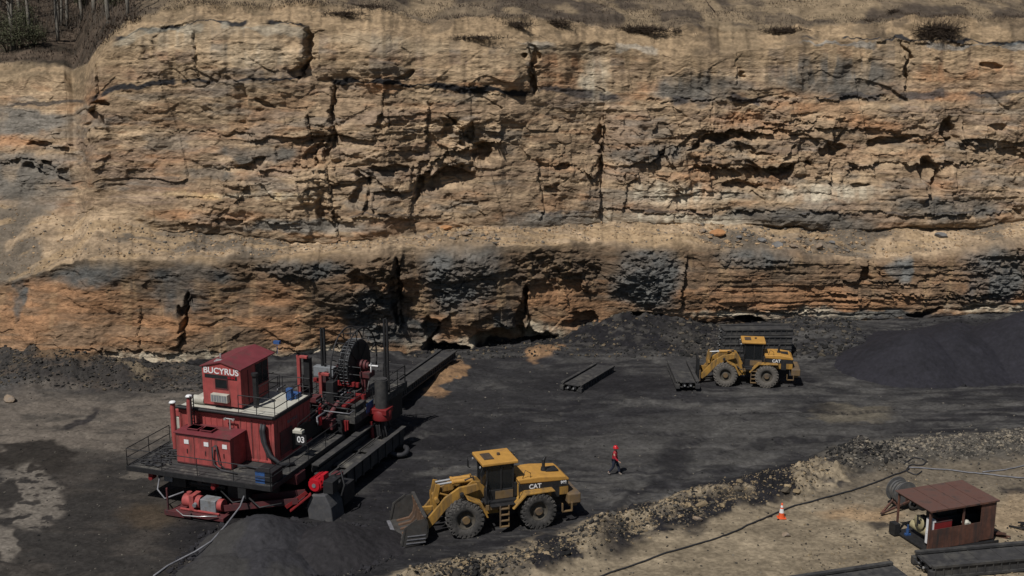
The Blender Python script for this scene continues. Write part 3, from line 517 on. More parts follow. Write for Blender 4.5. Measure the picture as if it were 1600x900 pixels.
# ------------------------------------------------------------------ loose rubble
ph = (1 + 5 ** .5) / 2
ICV = np.array([(-1, ph, 0), (1, ph, 0), (-1, -ph, 0), (1, -ph, 0), (0, -1, ph), (0, 1, ph), (0, -1, -ph), (0, 1, -ph), (ph, 0, -1), (ph, 0, 1), (-ph, 0, -1), (-ph, 0, 1)]) / 1.9
ICF = np.array([(0, 11, 5), (0, 5, 1), (0, 1, 7), (0, 7, 10), (0, 10, 11), (1, 5, 9), (5, 11, 4), (11, 10, 2), (10, 7, 6), (7, 1, 8), (3, 9, 4), (3, 4, 2), (3, 2, 6), (3, 6, 8), (3, 8, 9), (4, 9, 5), (2, 4, 11), (6, 2, 10), (8, 6, 7), (9, 8, 1)])
rng = np.random.default_rng(3)
def rocks(name, pos, size, cols, label, cat, material=GV_MAT):
    n = len(pos); v = ICV[None] * (1 + rng.uniform(-.35, .35, (n, 12, 1))) * size[:, None, None] * rng.uniform(.5, 1.3, (n, 1, 3)) * np.array([1, 1, .75])
    a = rng.uniform(0, 6.28, n); c, s = np.cos(a)[:, None], np.sin(a)[:, None]
    x = v[:, :, 0] * c - v[:, :, 1] * s; y = v[:, :, 0] * s + v[:, :, 1] * c; v = np.stack([x, y, v[:, :, 2]], 2) + pos[:, None]
    f = ICF[None] + (np.arange(n) * 12)[:, None, None]
    o = npmesh(name, v.reshape(-1, 3), f.reshape(-1, 3), material, np.repeat(cols, 12, 0), False, True); return tag(o, label, cat, None, 'stuff')
def scat(fn, n, smin, smax, pal, pw=2.5):
    px, py = fn(n); r = ray(px, py); t = -CAMH / r[2]; x, y = r[0] * t, r[1] * t
    s = smin + (smax - smin) * rng.random(n) ** pw; c = np.array([KH(p) for p in pal])[rng.integers(0, len(pal), n)] * rng.uniform(.7, 1.2, (n, 1))
    return np.stack([x, y, ground_h(x, y) + s * .15], 1), s, c
def along(pts, w1):
    def f(n):
        t = rng.random(n) * (len(pts) - 1); k = np.minimum(t.astype(int), len(pts) - 2); q = np.array(pts, float)
        p = q[k] + (q[k + 1] - q[k]) * (t - k)[:, None]; return p[:, 0] + rng.normal(0, 14, n), p[:, 1] + rng.normal(0, w1, n)
    return f
def area(x0, x1, y0, y1): return lambda n: (rng.uniform(x0, x1, n), rng.uniform(y0, y1, n))
TANP = [(138, 122, 98), (118, 106, 87), (96, 88, 76), (66, 62, 58), (152, 134, 106)]; DKP = [(48, 47, 46), (60, 58, 55), (84, 80, 74), (38, 38, 38)]; GRP = [(118, 112, 102), (96, 92, 85), (78, 74, 70), (140, 130, 114)]
sets = [scat(along(BERM, 11), 4800, .02, .10, TANP), scat(along(BERM[:5], 12), 1600, .02, .15, DKP), scat(along(BERM2, 10), 7000, .02, .13, GRP), scat(area(-20, 340, 560, 612), 4500, .02, .15, DKP + [(96, 86, 72)], 4),
        scat(area(620, 1060, 505, 560), 4000, .02, .18, DKP + [(110, 98, 80)], 4), scat(area(1060, 1340, 500, 560), 2500, .03, .26, DKP + [(100, 92, 80)], 4), scat(area(0, 1600, 560, 900), 4500, .015, .08, DKP + GRP[:2], 3), scat(area(1250, 1600, 735, 900), 1500, .015, .08, TANP, 3),
        scat(along([(1310, 726), (1350, 716), (1395, 722)], 7), 1200, .04, .18, DKP)]
q_ = scat(along(BERM, 8), 80, .1, .34, TANP, 3); sets.append(q_); sets.append(scat(along(BERM2, 9), 70, .1, .28, GRP, 3))
rocks('rubble', np.concatenate([s[0] for s in sets]), np.concatenate([s[1] for s in sets]), np.concatenate([s[2] for s in sets]), 'loose broken stone scattered over banks and pit floor', 'rubble')
def ledge_rocks(n):
    px = rng.uniform(-20, 1620, n); f = rng.random(n); tt = 2.05 + .9 * f; P_ = []
    j = np.clip(np.searchsorted(cols_, px), 0, NC - 1); i = np.clip(np.searchsorted(tts, tt), 0, NR - 1)
    return np.stack([CX[i, j], CY[i, j], CZ[i, j] + .02], 1), px
p, px = ledge_rocks(3800); s = .02 + .13 * rng.random(len(p)) ** 3.0; hot = (np.abs(px - 1220) < 130) | (np.abs(px - 720) < 60); s = np.where(hot, s * 1.8, s)
c = np.array([KH(q) for q in [(176, 148, 116), (150, 130, 106), (190, 160, 124), (120, 113, 104)]])[rng.integers(0, 4, len(p))] * rng.uniform(.7, 1.15, (len(p), 1))
rocks('talus', p, s, c * .95, 'small loose stones lying on the ledge across the rock face', 'talus')
def boulder(px, py, sz, m, label, on=None, fl=.6):
    p = on if on else G(px, py); bx = MB(); rnd = random.Random(int(px * 7 + py)); vs = []
    import bmesh
    bm = bmesh.new(); bmesh.ops.create_icosphere(bm, subdivisions=2, radius=1)
    cuts = [(Vector((rnd.uniform(-1, 1), rnd.uniform(-1, 1), rnd.uniform(-1, 1))).normalized(), rnd.uniform(.5, .85)) for _ in range(9)]
    for v in bm.verts:
        for nrm, dd in cuts:
            k = v.co.dot(nrm)
            if k > dd: v.co -= nrm * (k - dd)
        v.co = Vector((v.co.x * sz * rnd.uniform(.97, 1.03), v.co.y * sz * .75, v.co.z * sz * fl)); v.co.rotate(Matrix.Rotation(px, 3, 'Z'))
    me = bpy.data.meshes.new('boulder'); bm.to_mesh(me); bm.free(); me.materials.append(M[m]); o = bpy.data.objects.new('boulder', me); COL.objects.link(o)
    z = p.z if on else gz(p.x, p.y); o.location = (p.x, p.y, z + sz * fl * .5); tag(o, label, 'boulder', 'boulders lying on the ledge and pit floor'); return o
LE = sum(SEG[:2])
boulder(15, 628, .55, 'rock', 'tan boulder alone on the grey floor at the far left edge')
boulder(1122, 362, .85, 'rockorange', 'bright orange sandstone block on the ledge, the most vivid rock in view', on_cliff(1122, 366, LE), .45)
for k, (x, y, s, m, l) in enumerate([(1098, 362, .5, 'rock', 'tan boulder just left of the orange block on the ledge'), (1215, 385, .75, 'rockgrey', 'large grey boulder on the ledge right of the orange block'), (1190, 378, .5, 'rockgrey', 'grey rock between the orange block and the large grey boulder'), (1240, 388, .5, 'rock', 'tan rock touching the right side of the large grey boulder'), (1280, 384, .7, 'rock', 'long tan slab at right end of the ledge boulder heap'),
    (697, 362, .6, 'rockorange', 'pale orange boulder on top of the heap on the middle ledge'), (728, 374, .6, 'rock', 'tan flat boulder at right end of the middle ledge heap'), (668, 374, .5, 'rock', 'pinkish tan rock at left end of the middle ledge heap'), (712, 378, .4, 'rock', 'small tan rock low in the middle ledge heap'), (1470, 372, .6, 'rockgrey', 'grey boulder on the ledge at the right part of the wall'), (1155, 372, .4, 'rockgrey', 'small grey rock right beside the orange block'),
    (1300, 376, .35, 'rockgrey', 'smallest grey rock on the right ledge past the tan slab'), (765, 374, .35, 'rock', 'small rock on the ledge right of the middle heap')]): boulder(x, y, s, m, l, on_cliff(x, y, LE), .5)
boulder(648, 600, .6, 'rock', 'pale boulder at the foot of the wall beside the long push beam')
boulder(1090, 815, .3, 'rock', 'tan stone on the rubble bank left of the cone')
boulder(1228, 838, .28, 'rock', 'small pale stone on the tan ground below the cone')

# ------------------------------------------------------------------ coal piles
def pile(name, cones, x0, x1, y0, y1, n, label, col=(38, 37, 41), seed=0, col2=None):
    xs = np.linspace(x0, x1, n); ys = np.linspace(y0, y1, int(n * (y1 - y0) / (x1 - x0))); Xg, Yg = np.meshgrid(xs, ys); X = Xg.ravel(); Y = Yg.ravel(); g = ground_h(X, Y); h = np.full(X.shape, -9.)
    dn = .9 * fbm(X / 3, Y / 3, 3, 600 + seed)
    for cx, cy, hh, sl_ in cones: h = np.maximum(h, hh - np.sqrt(np.hypot(X - cx, Y - cy) ** 2 + .5) * sl_ * (1 + .1 * dn) + .25 * dn + .10 * np.abs(fbm(X / .9 + Y * .3, Y / .9, 3, 605 + seed)))
    z = np.maximum(h + .05 * fbm(X / .4, Y / .4, 3, 610 + seed), g - .12); keep = h > g - .35
    c = np.tile(KH(col), (len(X), 1)) * c3(1 + .3 * fbm(X / 1.5, Y / 1.5, 4, 620 + seed) + .22 * noise(X / .12, Y / .12, 630))
    if col2 is not None: c = mix(c, KH(col2), c3(ss(-.1, .3, fbm(X / 2.5, Y / 2.5, 3, 640)) * .6))
    F = grid_faces(len(ys), len(xs)); F = F[keep[F].any(1)]; used, inv = np.unique(F, return_inverse=True)
    o = npmesh(name, np.stack([X, Y, z], 1)[used], inv.reshape(-1, 4), PILE_MAT, np.clip(c[used], .004, 1)); return tag(o, label, 'coal pile')
pile('coal_pile', [(31.4, 92, 2.9, .5), (35, 93, 2.9, .46), (41.5, 94.0, 4.1, .53), (47, 95, 4.4, .53), (53, 95, 4.4, .53), (37, 97, 2.3, .4), (33, 97, 1.5, .3)], 22, 68, 80, 114, 440, 'large smooth black coal pile at the foot of the wall on the right', (38, 37, 43), 1)
b1_ = G(405, 806, 1.8); b2_ = G(520, 832, .95)
pile('coal_pile', [(b1_.x, b1_.y, 2.1, .6), (b1_.x + .8, b1_.y - 2.5, 1.2, .42), (b1_.x - 1.2, b1_.y - 2.6, 1.1, .45)], -20, -6, 50, 66, 260, 'grey black coal heap under the front of the red miner', (52, 51, 54), 2, (64, 62, 58))
pile('coal_pile', [(b2_.x, b2_.y, 1.75, .58), (b2_.x + 1.3, b2_.y + .6, 1.0, .42)], -15, -2, 52, 66, 240, 'round black coal heap between the miner and the wheel loader bucket', (40, 38, 40), 3)
def lumps(pc, n, rad, label):
    P_, S_ = [], []
    for (cx, cy, r) in pc:
        a = rng.uniform(0, 6.28, n); q = r * (.75 + .4 * rng.random(n) ** .8); x = cx + q * np.cos(a); y = cy + q * np.sin(a); P_.append(np.stack([x, y, ground_h(x, y) + .03], 1)); S_.append(.03 + rad * rng.random(n) ** 4)
    P_ = np.concatenate(P_); S_ = np.concatenate(S_); rocks('coal_lumps', P_, S_, np.tile(KH((50, 49, 52)), (len(P_), 1)) * rng.uniform(.6, 1.3, (len(P_), 1)), label, 'coal lumps')
lumps([(b1_.x, b1_.y, 3.3), (b2_.x, b2_.y, 2.9), (b1_.x, b1_.y - 2, 3.6), (34, 94, 6.5), (42, 96, 9)], 900, .2, 'coarse coal pieces rolled to the foot of the coal piles')

# ------------------------------------------------------------------ text
def text(s_, size, m, parent, loc, rot, name='lettering', ext=.006, bold=.0, sx=1):
    cu = bpy.data.curves.new('t', 'FONT'); cu.body = s_; cu.size = size; cu.extrude = ext; cu.offset = bold; cu.align_x = 'CENTER'; cu.align_y = 'CENTER'
    t = bpy.data.objects.new('t', cu); COL.objects.link(t); bpy.context.view_layer.update()
    me = bpy.data.meshes.new_from_object(t.evaluated_get(bpy.context.evaluated_depsgraph_get())); bpy.data.objects.remove(t); bpy.data.curves.remove(cu)
    me.materials.clear(); me.materials.append(m); me.name = name; me.transform(Matrix.Diagonal((sx, 1, 1, 1)))
    o = bpy.data.objects.new(name, me); COL.objects.link(o); o.parent = parent; o.location = loc; o.rotation_euler = rot; return o
FRONT = (R(90), 0, 0)            # faces -y in local frame
RIGHT = (R(90), 0, R(90))        # faces +x

def railing(pts, h, name, parent, m='rail', r=.026, mids=1, gap=1.4, base=None):
    b = MB(); pts = [Vector(p) for p in pts]; up = Vector((0, 0, 1))
    for p0, p1 in zip(pts[:-1], pts[1:]):
        n = max(1, round((p1 - p0).length / gap))
        for k in range(n + 1): q = p0.lerp(p1, k / n); b.cyl(q, q + up * h, r, n=6)
        for k in range(mids + 1): q = up * h * (1 - k * .5 if mids < 2 else 1 - k / (mids + 1)); b.cyl(p0 + q, p1 + q, r, n=6)
    return b.build(name, M[m], parent)

# ------------------------------------------------------------------ highwall miner
def Lp(x, y, z): return Vector((x, y, z))
A0 = G(199, 728, 2.3); ML = empty('highwall_miner', (A0.x, A0.y, 0), R(-19.5), 'large red and black highwall mining machine with gabled cab and cable reel', 'mining machine')
b = MB(); b.box(0, 9.25, 0, 1.5, 2.16, 2.3); b.box(0, 2.6, 1.5, 4.1, 2.16, 2.3); b.box(2.6, 9.25, 1.5, 8.6, 2.16, 2.3); b.build('deck', M['deck'], ML)
b = MB(); b.box(-.03, 9.28, -.08, 0, 2.05, 2.34); b.box(-.08, 0, 0, 4.1, 2.05, 2.34); b.box(9.25, 9.33, 0, 8.6, 2.05, 2.34)
for x in (1.8, 4.4, 7.4): b.box(x, x + .25, .3, 17.5, 1.75, 2.14)
for y in (1.2, 4.0, 7.5, 11, 14.5): b.box(1.4, 8.9, y, y + .3, 1.4, 1.74)
b.build('deck_frame', M['black'], ML, .01)
b = MB(); b.box(2.0, 7.6, 1.8, 9.5, .75, 1.38); b.box(2.6, 7, 9.5, 17, .6, 1.38); b.box(2.4, 3.4, .6, 1.8, 1.2, 1.74); b.box(3.9, 5.2, .9, 1.8, 1.1, 1.74); b.box(6, 7.2, .8, 1.8, .9, 1.74); b.cyl((2.2, 1.0, 1.4), (5.8, 1.0, 1.4), .16); b.build('chassis', M['black'], ML, .02)
bx = MB(); bx.box(2.0, 2.55, .55, .95, 1.45, 2.04); bx.build('junction_box', M['grey'], ML, .02)
for x, y in ((1.25, .15), (5.35, .15), (8.6, 3.6)):
    b = MB(); b.box(x, x + .3, y, y + .35, 1.65, 2.04); b.cyl((x + .15, y - .04, 1.7), (x + .15, y + .4, 1.7), .13); b.build('bracket', M['redbright'], ML, .02)
def crawler(x, y0, y1):
    b = MB(); prof = [(y0, .45), (y0 + .3, .12), (y0 + .6, .05), (y1 - .6, .05), (y1 - .3, .12), (y1, .45), (y1 - .12, .85), (y1 - .5, 1.0), (y0 + .5, 1.0), (y0 + .12, .85)]
    b.prism(prof, x, x + .6, 'x'); n = 26
    for k in range(n): y = y0 + .4 + (y1 - y0 - .8) * k / (n - 1); b.box(x - .03, x + .63, y, y + .1, .98, 1.05); b.box(x - .03, x + .63, y, y + .1, 0.0, .06)
    b.build('crawler_track', M['black'], ML)
for x in (1.7, 7.7): crawler(x, 3.0, 7.4); crawler(x, 11.5, 16)
# engine house
b = MB(); b.box(1.6, 7.8, 3.0, 7.2, 2.3, 5.0)
for k in range(16): x = 1.7 + k * .39; b.box(x, x + .05, 2.97, 3.0, 2.5, 4.75)
for k in range(8): y = 3.4 + k * .5; b.box(7.8, 7.825, y, y + .05, 2.5, 4.75)
for z in (2.34, 4.8): b.box(1.58, 7.84, 2.94, 3.0, z, z + .12); b.box(7.8, 7.86, 3.0, 7.2, z, z + .12)
for x in (1.57, 7.72): b.box(x, x + .12, 2.93, 3.02, 2.3, 5)
b.build('engine_house', M['red'], ML, .008)
b = MB(); b.box(1.5, 7.95, 2.85, 3.05, 4.98, 5.16); b.box(7.78, 7.95, 3.05, 7.3, 4.98, 5.16); b.cyl((1.5, 2.8, 5.1), (7.9, 2.8, 5.1), .09); b.build('roof_trim', M['black'], ML, .015)
b = MB(); b.box(1.55, 7.78, 3.05, 7.25, 5.0, 5.08); b.build('roof_deck', M['white'], ML)
b = MB(); b.box(3.4, 7.3, 7.25, 9.0, 2.3, 3.6); b.box(5.9, 6.9, 7.4, 8.8, 3.6, 4.5); b.build('pump_compartment', M['black'], ML, .04)
text('BUCYRUS', .26, M['hose'], ML, (7.85, 5.0, 4.35), RIGHT)
b = MB(); b.cyl((2.15, 3.75, 5.35), (2.9, 3.75, 5.35), .26, n=16); b.box(2.1, 2.85, 4.2, 5.4, 5.08, 5.45); b.build('roof_tank', M['white'], ML, .02)
for x0_, x1_, z0_, z1_ in ((6.35, 6.4, 2.5, 4.75), (7.25, 7.3, 2.5, 4.75)):
    b = MB(); b.box(x0_, x1_, 2.955, 2.97, z0_, z1_); b.build('door_bar', M['reddull'], ML)
b = MB(); b.box(7.83, 7.85, 3.6, 5.0, 2.6, 4.0); b.build('side_door', M['reddull'], ML)
b = MB(); b.box(7.83, 7.86, 5.5, 6.6, 2.7, 3.5); b.build('louvre_panel', M['black'], ML)
# small container
CN = MB(); CN.box(2.4, 5.95, 1.35, 3.0 - .03, 2.33, 4.12); c_ = CN.build('generator_box', M['red'], ML, .02)
b = MB(); b.box(2.3, 6.05, 1.27, 2.95, 4.12, 4.2)
b.build('lid', M['redroof'], c_, .015)
b = MB(); b.box(2.9, 3.6, 1.75, 2.35, 4.2, 4.34); b.box(3.8, 4.5, 1.75, 2.35, 4.2, 4.34)
for z_ in (1,): b.box(2.86, 3.64, 1.7, 2.4, 4.3, 4.34); b.box(3.76, 4.54, 1.7, 2.4, 4.3, 4.34)
b.build('roof_hatch', M['redroof'], c_, .01)
b = MB()
for x in (3.58, 4.75): b.box(x, x + .03, 1.335, 1.35, 2.4, 4.1)
b.box(2.42, 5.93, 1.33, 1.35, 4.0, 4.1); b.box(2.42, 5.93, 1.33, 1.35, 2.35, 2.42)
for x in (3.1, 4.3, 5.5): b.box(x, x + .05, 1.31, 1.35, 3.0, 3.25)
b.build('door_seams', M['reddull'], c_)
for x in (2.95, 4.25, 5.45):
    b = MB(); b.box(x, x + .3, 1.325, 1.335, 3.55, 3.8); b.box(x + .06, x + .2, 1.32, 1.326, 3.66, 3.7); b.build('notice', M['sign'], c_)
b = MB(); b.tube([(5.05, 1.2, 3.7), (4.9, 1.18, 3.6), (4.87, 1.2, 3.0), (5.0, 1.15, 2.6), (5.5, 1.0, 2.42), (6.6, .9, 2.38)], .055); b.tube([(5.1, 1.25, 3.75), (5.2, 1.2, 3.3), (5.3, 1.15, 2.7), (5.8, 1.05, 2.42)], .045)
b.tube([(6.2, 1.6, 2.5), (6.6, 1.9, 2.45), (7.6, 1.9, 2.4), (8.3, 2.6, 2.4)], .07); b.build('hose', M['cable'], ML)
b = MB(); b.tube([(7.3, 2.8, 4.7), (7.28, 2.7, 4.3), (7.45, 2.6, 3.6), (7.8, 2.5, 3.0), (8.4, 2.6, 2.5), (8.9, 3.2, 2.4)], .12, 9); b.tube([(7.1, 2.85, 4.7), (7.08, 2.75, 4.3), (7.2, 2.7, 3.7), (7.6, 2.6, 2.9), (8.1, 2.7, 2.5)], .08, 9); b.build('hose', M['cable'], ML)
b = MB(); b.tube([(2.0, .2, 1.9), (2.0, -.1, 1.2), (2.6, -.3, .8), (3.6, .1, 1.2)], .05); b.build('hose', M['hose'], ML)
for x, y, zt in ((2.05, 1.75, 5.75), (2.75, 2.35, 6.0)):
    b = MB(); b.cyl((x, y, 3.0 if x < 2.1 else 4.2), (x, y, zt), .14, n=14); b.box(x - .19, x - .13, y - .02, y + .02, 3.4, zt - .3); e_ = b.build('exhaust_stack', M['red'], ML)
    b = MB(); b.lathe([(0.001, zt + .1), (.14, zt + .09), (.23, zt), (.16, zt)], 14, 'z', (x, y, 0)); b.build('rain_cap', M['sign'], e_)
b = MB()
for k in range(9): b.box(2.9, 2.94, 2.2, 2.5, 4.3 + k * .2, 4.32 + k * .2)
b.box(2.9, 2.95, 2.18, 2.22, 4.2, 6.1); b.box(2.9, 2.95, 2.48, 2.52, 4.2, 6.1); b.build('ladder', M['black'], ML)
b = MB(); b.box(5.1, 5.16, 2.7, 2.76, 4.2, 4.8); b.cyl((4.85, 2.73, 4.8), (5.4, 2.73, 4.8), .04); b.cyl((4.85, 2.73, 4.8), (4.85, 2.6, 4.8), .07); b.cyl((5.4, 2.73, 4.8), (5.4, 2.6, 4.8), .07); b.build('work_lamp', M['alu'], ML)
b = MB(); b.box(1.1, 1.6, 3.2, 4.2, 4.35, 4.75); b.build('side_hood', M['red'], ML, .03)
b = MB(); b.box(1.35, 1.6, 3.1, 3.5, 2.3, 3.5); b.box(1.2, 1.6, 3.2, 4.0, 3.6, 4.3); b.build('air_cleaner', M['white'], ML, .04)
b = MB()
rc = random.Random(4)
for k in range(16):
    cx, cy = rc.uniform(.5, 1.9), rc.uniform(.6, 3.0); a = rc.uniform(.25, .5); b.tube([(cx + a * math.cos(t * .7) * rc.uniform(.7, 1.2), cy + a * math.sin(t * .7) * rc.uniform(.8, 1.3), 2.36 + .03 * rc.random()) for t in range(9)], .035, 5)
b.build('coiled_hose', M['cable'], ML)
# cab
b = MB(); x0, x1, y0, y1, z0, ze, zr = 2.9, 5.45, 3.55, 6.6, 5.22, 7.5, 7.84
b.prism([(x0, z0), (x1, z0), (x1, ze), ((x0 + x1) / 2, zr), (x0, ze)], y0, y1); k_ = b.build('control_cab', M['red'], ML, .02)
b = MB(); xm = (x0 + x1) / 2
b.prism([(x0 - .08, ze - .04), (xm, zr - .02), (x1 + .08, ze - .04), (x1 + .08, ze + .03), (xm, zr + .07), (x0 - .08, ze + .03)], y0 - .08, y1 + .7); b.build('roof', M['redroof'], k_, .01)
b = MB(); b.box(xm - .55, xm - .1, y0 + .35, y0 + .5, zr - .12, zr + .02); b.cyl((xm - .6, y0 + .3, zr - .1), (xm - .1, y0 + .3, zr + .02), .05); b.cyl((xm - .5, y0 + .8, zr), (xm - .5, y0 + .8, zr + .25), .06); b.build('roof_lamp', M['alu'], k_)
b = MB(); b.box(x0 + .9, x0 + 1.65, y0 - .02, y0 - .004, 6.28, 6.8); b.build('window', M['glass'], k_, 0)
b = MB(); b.box(x0 + .85, x0 + 1.7, y0 - .035, y0, 6.8, 6.85); b.box(x0 + .85, x0 + 1.7, y0 - .035, y0, 6.23, 6.28); b.box(x0 + .85, x0 + .9, y0 - .035, y0, 6.28, 6.8); b.box(x0 + 1.65, x0 + 1.7, y0 - .035, y0, 6.28, 6.8); b.build('window_frame', M['reddull'], k_)
b = MB(); b.box(x0 + .68, x0 + 1.78, y0 - .3, y0, 5.5, 5.98); a_ = b.build('air_conditioner', M['white'], k_, .02)
b = MB()
for i in range(6): b.box(x0 + .74 + i * .17, x0 + .87 + i * .17, y0 - .31, y0 - .298, 5.55, 5.92)
b.build('grille', M['grey'], a_)
b = MB(); b.box(x0 + .18, x0 + 2.32, y0 - .015, y0 - .002, 6.84, 7.06); b.build('sign_strip', M['black'], k_)
text('BUCYRUS', .5, M['sign'], k_, (xm + .0, y0 - .012, 7.28), FRONT, bold=.009, sx=1.08)
text('SHM', .21, M['redmotor'], k_, (x0 + 1.95, y0 - .022, 6.95), FRONT, bold=.002, sx=1.2)
b = MB(); b.box(x1, x1 + .012, 5.2, 6.5, 6.1, 7.35); b.build('side_window', M['glass'], k_)
b = MB(); b.box(x1, x1 + .03, 5.12, 5.18, 5.3, 7.4); b.box(x1, x1 + .03, 5.85, 5.9, 6.1, 7.35); b.box(x1, x1 + .03, 5.18, 6.6, 6.03, 6.09); b.box(x1, x1 + .03, 4.3, 4.34, 5.3, 7.3); b.build('door_frame', M['reddull'], k_)
b = MB(); b.box(x1 + .35, x1 + .6, 4.2, 4.45, 5.08, 7.0); b.cyl((x1 + .47, 4.3, 7.0), (x1 + .47, 4.3, 7.15), .2); b.build('vent_pipe', M['black'], ML, .02)
b = MB(); b.cyl((x1 + .3, y1 + .6, 7.5), (x1 + .3, y1 + .6, 8.1), .02, n=6); b.box(x1 + .1, x1 + .5, y1 + .5, y1 + .7, 8.1, 8.28); b.build('antenna', M['blue'], ML)
b = MB(); b.box(6.9, 7.25, 6.0, 6.3, 5.08, 5.8); b.box(6.7, 7.4, 6.3, 7.0, 5.08, 5.35); b.build('motor_box', M['blue'], ML, .03)
# railings
railing([(0, 4.1, 2.3), (0, 0, 2.3), (9.25, 0, 2.3)], 1.05, 'railing', ML, gap=2.3); railing([(9.25, 0, 2.3), (9.25, 8.4, 2.3)], 1.05, 'railing', ML, gap=2.1)
railing([(2.0, 5.4, 5.1), (2.0, 7.2, 5.1), (5.8, 7.2, 5.1)], 1.1, 'railing', ML); railing([(5.5, 3.1, 5.1), (7.85, 3.1, 5.1), (7.85, 7.2, 5.1), (6, 7.2, 5.1)], 1.05, 'railing', ML)
railing([(5.75, 4.9, 5.1), (5.75, 7.1, 5.1)], 1.0, 'railing', ML)
# "03" sign + worn lamp + tall red masts + blue cabinet at the corner
b = MB(); b.box(8.4, 9.1, 4.32, 4.36, 3.1, 3.75); s_ = b.build('number_plate', M['black'], ML)
text('03', .5, M['sign'], s_, (8.75, 4.31, 3.43), FRONT, bold=.01)
b = MB(); b.cyl((8.3, 4.5, 3.9), (8.7, 4.5, 3.9), .15, n=14); b.box(8.2, 8.8, 4.35, 4.7, 3.76, 3.95); b.build('lamp', M['white'], ML, .02)
b = MB(); b.box(8.15, 8.75, .25, 1.35, 2.3, 2.95); bb_ = b.build('tool_chest', M['blue'], ML, .02); b = MB(); b.box(8.1, 9.2, .3, 1.4, 2.95, 3.0); b.box(8.76, 9.2, .25, 1.4, 2.3, 2.95); b.build('chest_lid', M['black'], bb_)
b = MB(); b.box(8.17, 8.73, .235, .25, 2.6, 2.64); b.build('drawer_seam', M['black'], bb_)
for (x, y, z0, z1, w_) in ((5.8, 9.3, 3.0, 6.8, .22), (6.9, 10.0, 3.2, 5.6, .2)):
    b = MB(); b.box(x, x + w_, y, y + w_, z0, z1); b.box(x - .02, x + w_ + .5, y, y + w_, z1 - .16, z1); b.build('mast', M['red'], ML, .02)
b = MB(); b.box(6.15, 6.55, 9.5, 9.9, 3.0, 6.6); b.box(7.6, 8.1, 9.6, 10.0, 3, 5.2); b.cyl((6.2, 9.8, 3), (6.2, 9.8, 5.4), .25); b.box(7.3, 7.8, 10.4, 10.8, 3.1, 5.0); b.build('mast_column', M['black'], ML, .02)
b = MB(); b.cyl((8.1, 7.8, 3.1), (8.1, 7.8, 4.2), .13); b.cyl((8.1, 7.8, 4.2), (8.1, 7.8, 4.3), .06); b.build('fire_extinguisher', M['redmotor'], ML)
b = MB(); b.cyl((8.0, 8.6, 3.0), (8.3, 9.9, 3.9), .16); b.box(7.7, 8.6, 8.4, 8.9, 2.6, 3.2); b.tube([(7.2, 8.8, 3.4), (7.8, 9.2, 4.0), (8.4, 9.8, 3.5), (8.8, 10.4, 3.9)], .1); b.box(7.0, 7.5, 8.5, 9.2, 4.1, 4.5); b.build('hydraulic_cylinder', M['reddull'], ML, .02)
# cutter-feed hood beside the walkway
b = MB(); b.prism([(4.9, 2.5), (8.4, 2.5), (8.4, 3.2), (6.2, 3.75), (4.9, 3.5)], 6.6, 7.9, 'x'); b.build('feed_cover', M['black'], ML, .03)
railing([(8.2, 5, 3.6), (8.2, 8.6, 3.9)], .5, 'railing', ML)
# pipework between the engine house and the reel
rp = random.Random(77)
for m_, nn in (('black', 34), ('hose', 10), ('reddull', 8)):
    for k in range(nn):
        q = Vector((rp.uniform(4.2, 8.9), rp.uniform(7.4, 12.2), rp.uniform(2.7, 4.4))); pts = [q]
        for j in range(3):
            ax = rp.choice((0, 1, 2)); d3 = [0, 0, 0]; d3[ax] = rp.uniform(.3, 1.1) * rp.choice((-1, 1)) * (.6 if ax == 2 else 1); q = q + Vector(d3); q.z = min(max(q.z, 2.5), 5.0); pts.append(q.copy())
        b = MB(); b.tube(pts, rp.uniform(.025, .07), 6); b.build('pipe', M[m_], ML)
# reel platform
b = MB(); b.box(3.2, 9.6, 9.6, 17.2, 3.05, 3.18); b.box(9.3, 9.6, 9.6, 17.2, 2.7, 3.05); b.box(3.2, 9.6, 9.45, 9.6, 2.75, 3.2); b.box(5.2, 9.3, 10.2, 11.6, 3.18, 3.6); b.build('reel_platform', M['deck'], ML, .01)
b = MB(); b.box(6.2, 9.2, 9.3, 9.44, 2.35, 2.95)
for k in range(7): b.box(6.3 + k * .45, 6.4 + k * .45, 9.22, 9.3, 2.3, 3.0)
b.box(6.4, 9.2, 11.65, 11.85, 3.18, 3.9); b.box(5.4, 8.6, 12.0, 12.2, 4.2, 4.5); b.box(6.2, 6.45, 9.3, 11.6, 3.62, 3.9); b.box(8.7, 8.95, 9.5, 11.6, 3.62, 3.85); b.build('platform_beam', M['redbright'], ML, .015)
b = MB(); b.box(6.6, 8.6, 10.0, 11.5, 3.61, 3.95)
for k in range(5): b.box(6.7 + k * .4, 6.85 + k * .4, 9.95, 11.6, 3.95, 4.02)
b.box(2.6, 8.9, 9.0, 17, 1.5, 3.04); b.box(8.9, 9.3, 10, 17, .9, 2.6); b.build('winch_housing', M['black'], ML, .02)
railing([(9.55, 9.65, 3.18), (9.55, 17.0, 3.18)], 1.15, 'railing', ML, gap=1.3); railing([(5.4, 9.65, 3.18), (9.55, 9.65, 3.18)], 1.15, 'railing', ML, gap=1.0, mids=2); railing([(5.6, 9.7, 3.18), (5.6, 16.8, 3.18)], 1.15, 'railing', ML, gap=1.2, mids=2)
railing([(3.3, 17, 3.18), (9.5, 17, 3.18)], 1.15, 'railing', ML); railing([(6.4, 11.8, 4.6), (8.9, 11.8, 4.6)], 1.0, 'railing', ML, gap=.9); railing([(7.6, 9.8, 4.0), (7.6, 12.2, 5.2)], .9, 'railing', ML, gap=.9)
b = MB(); b.box(9.61, 9.63, 11.0, 12.0, 2.9, 3.55); b.build('name_board', M['blue'], ML)
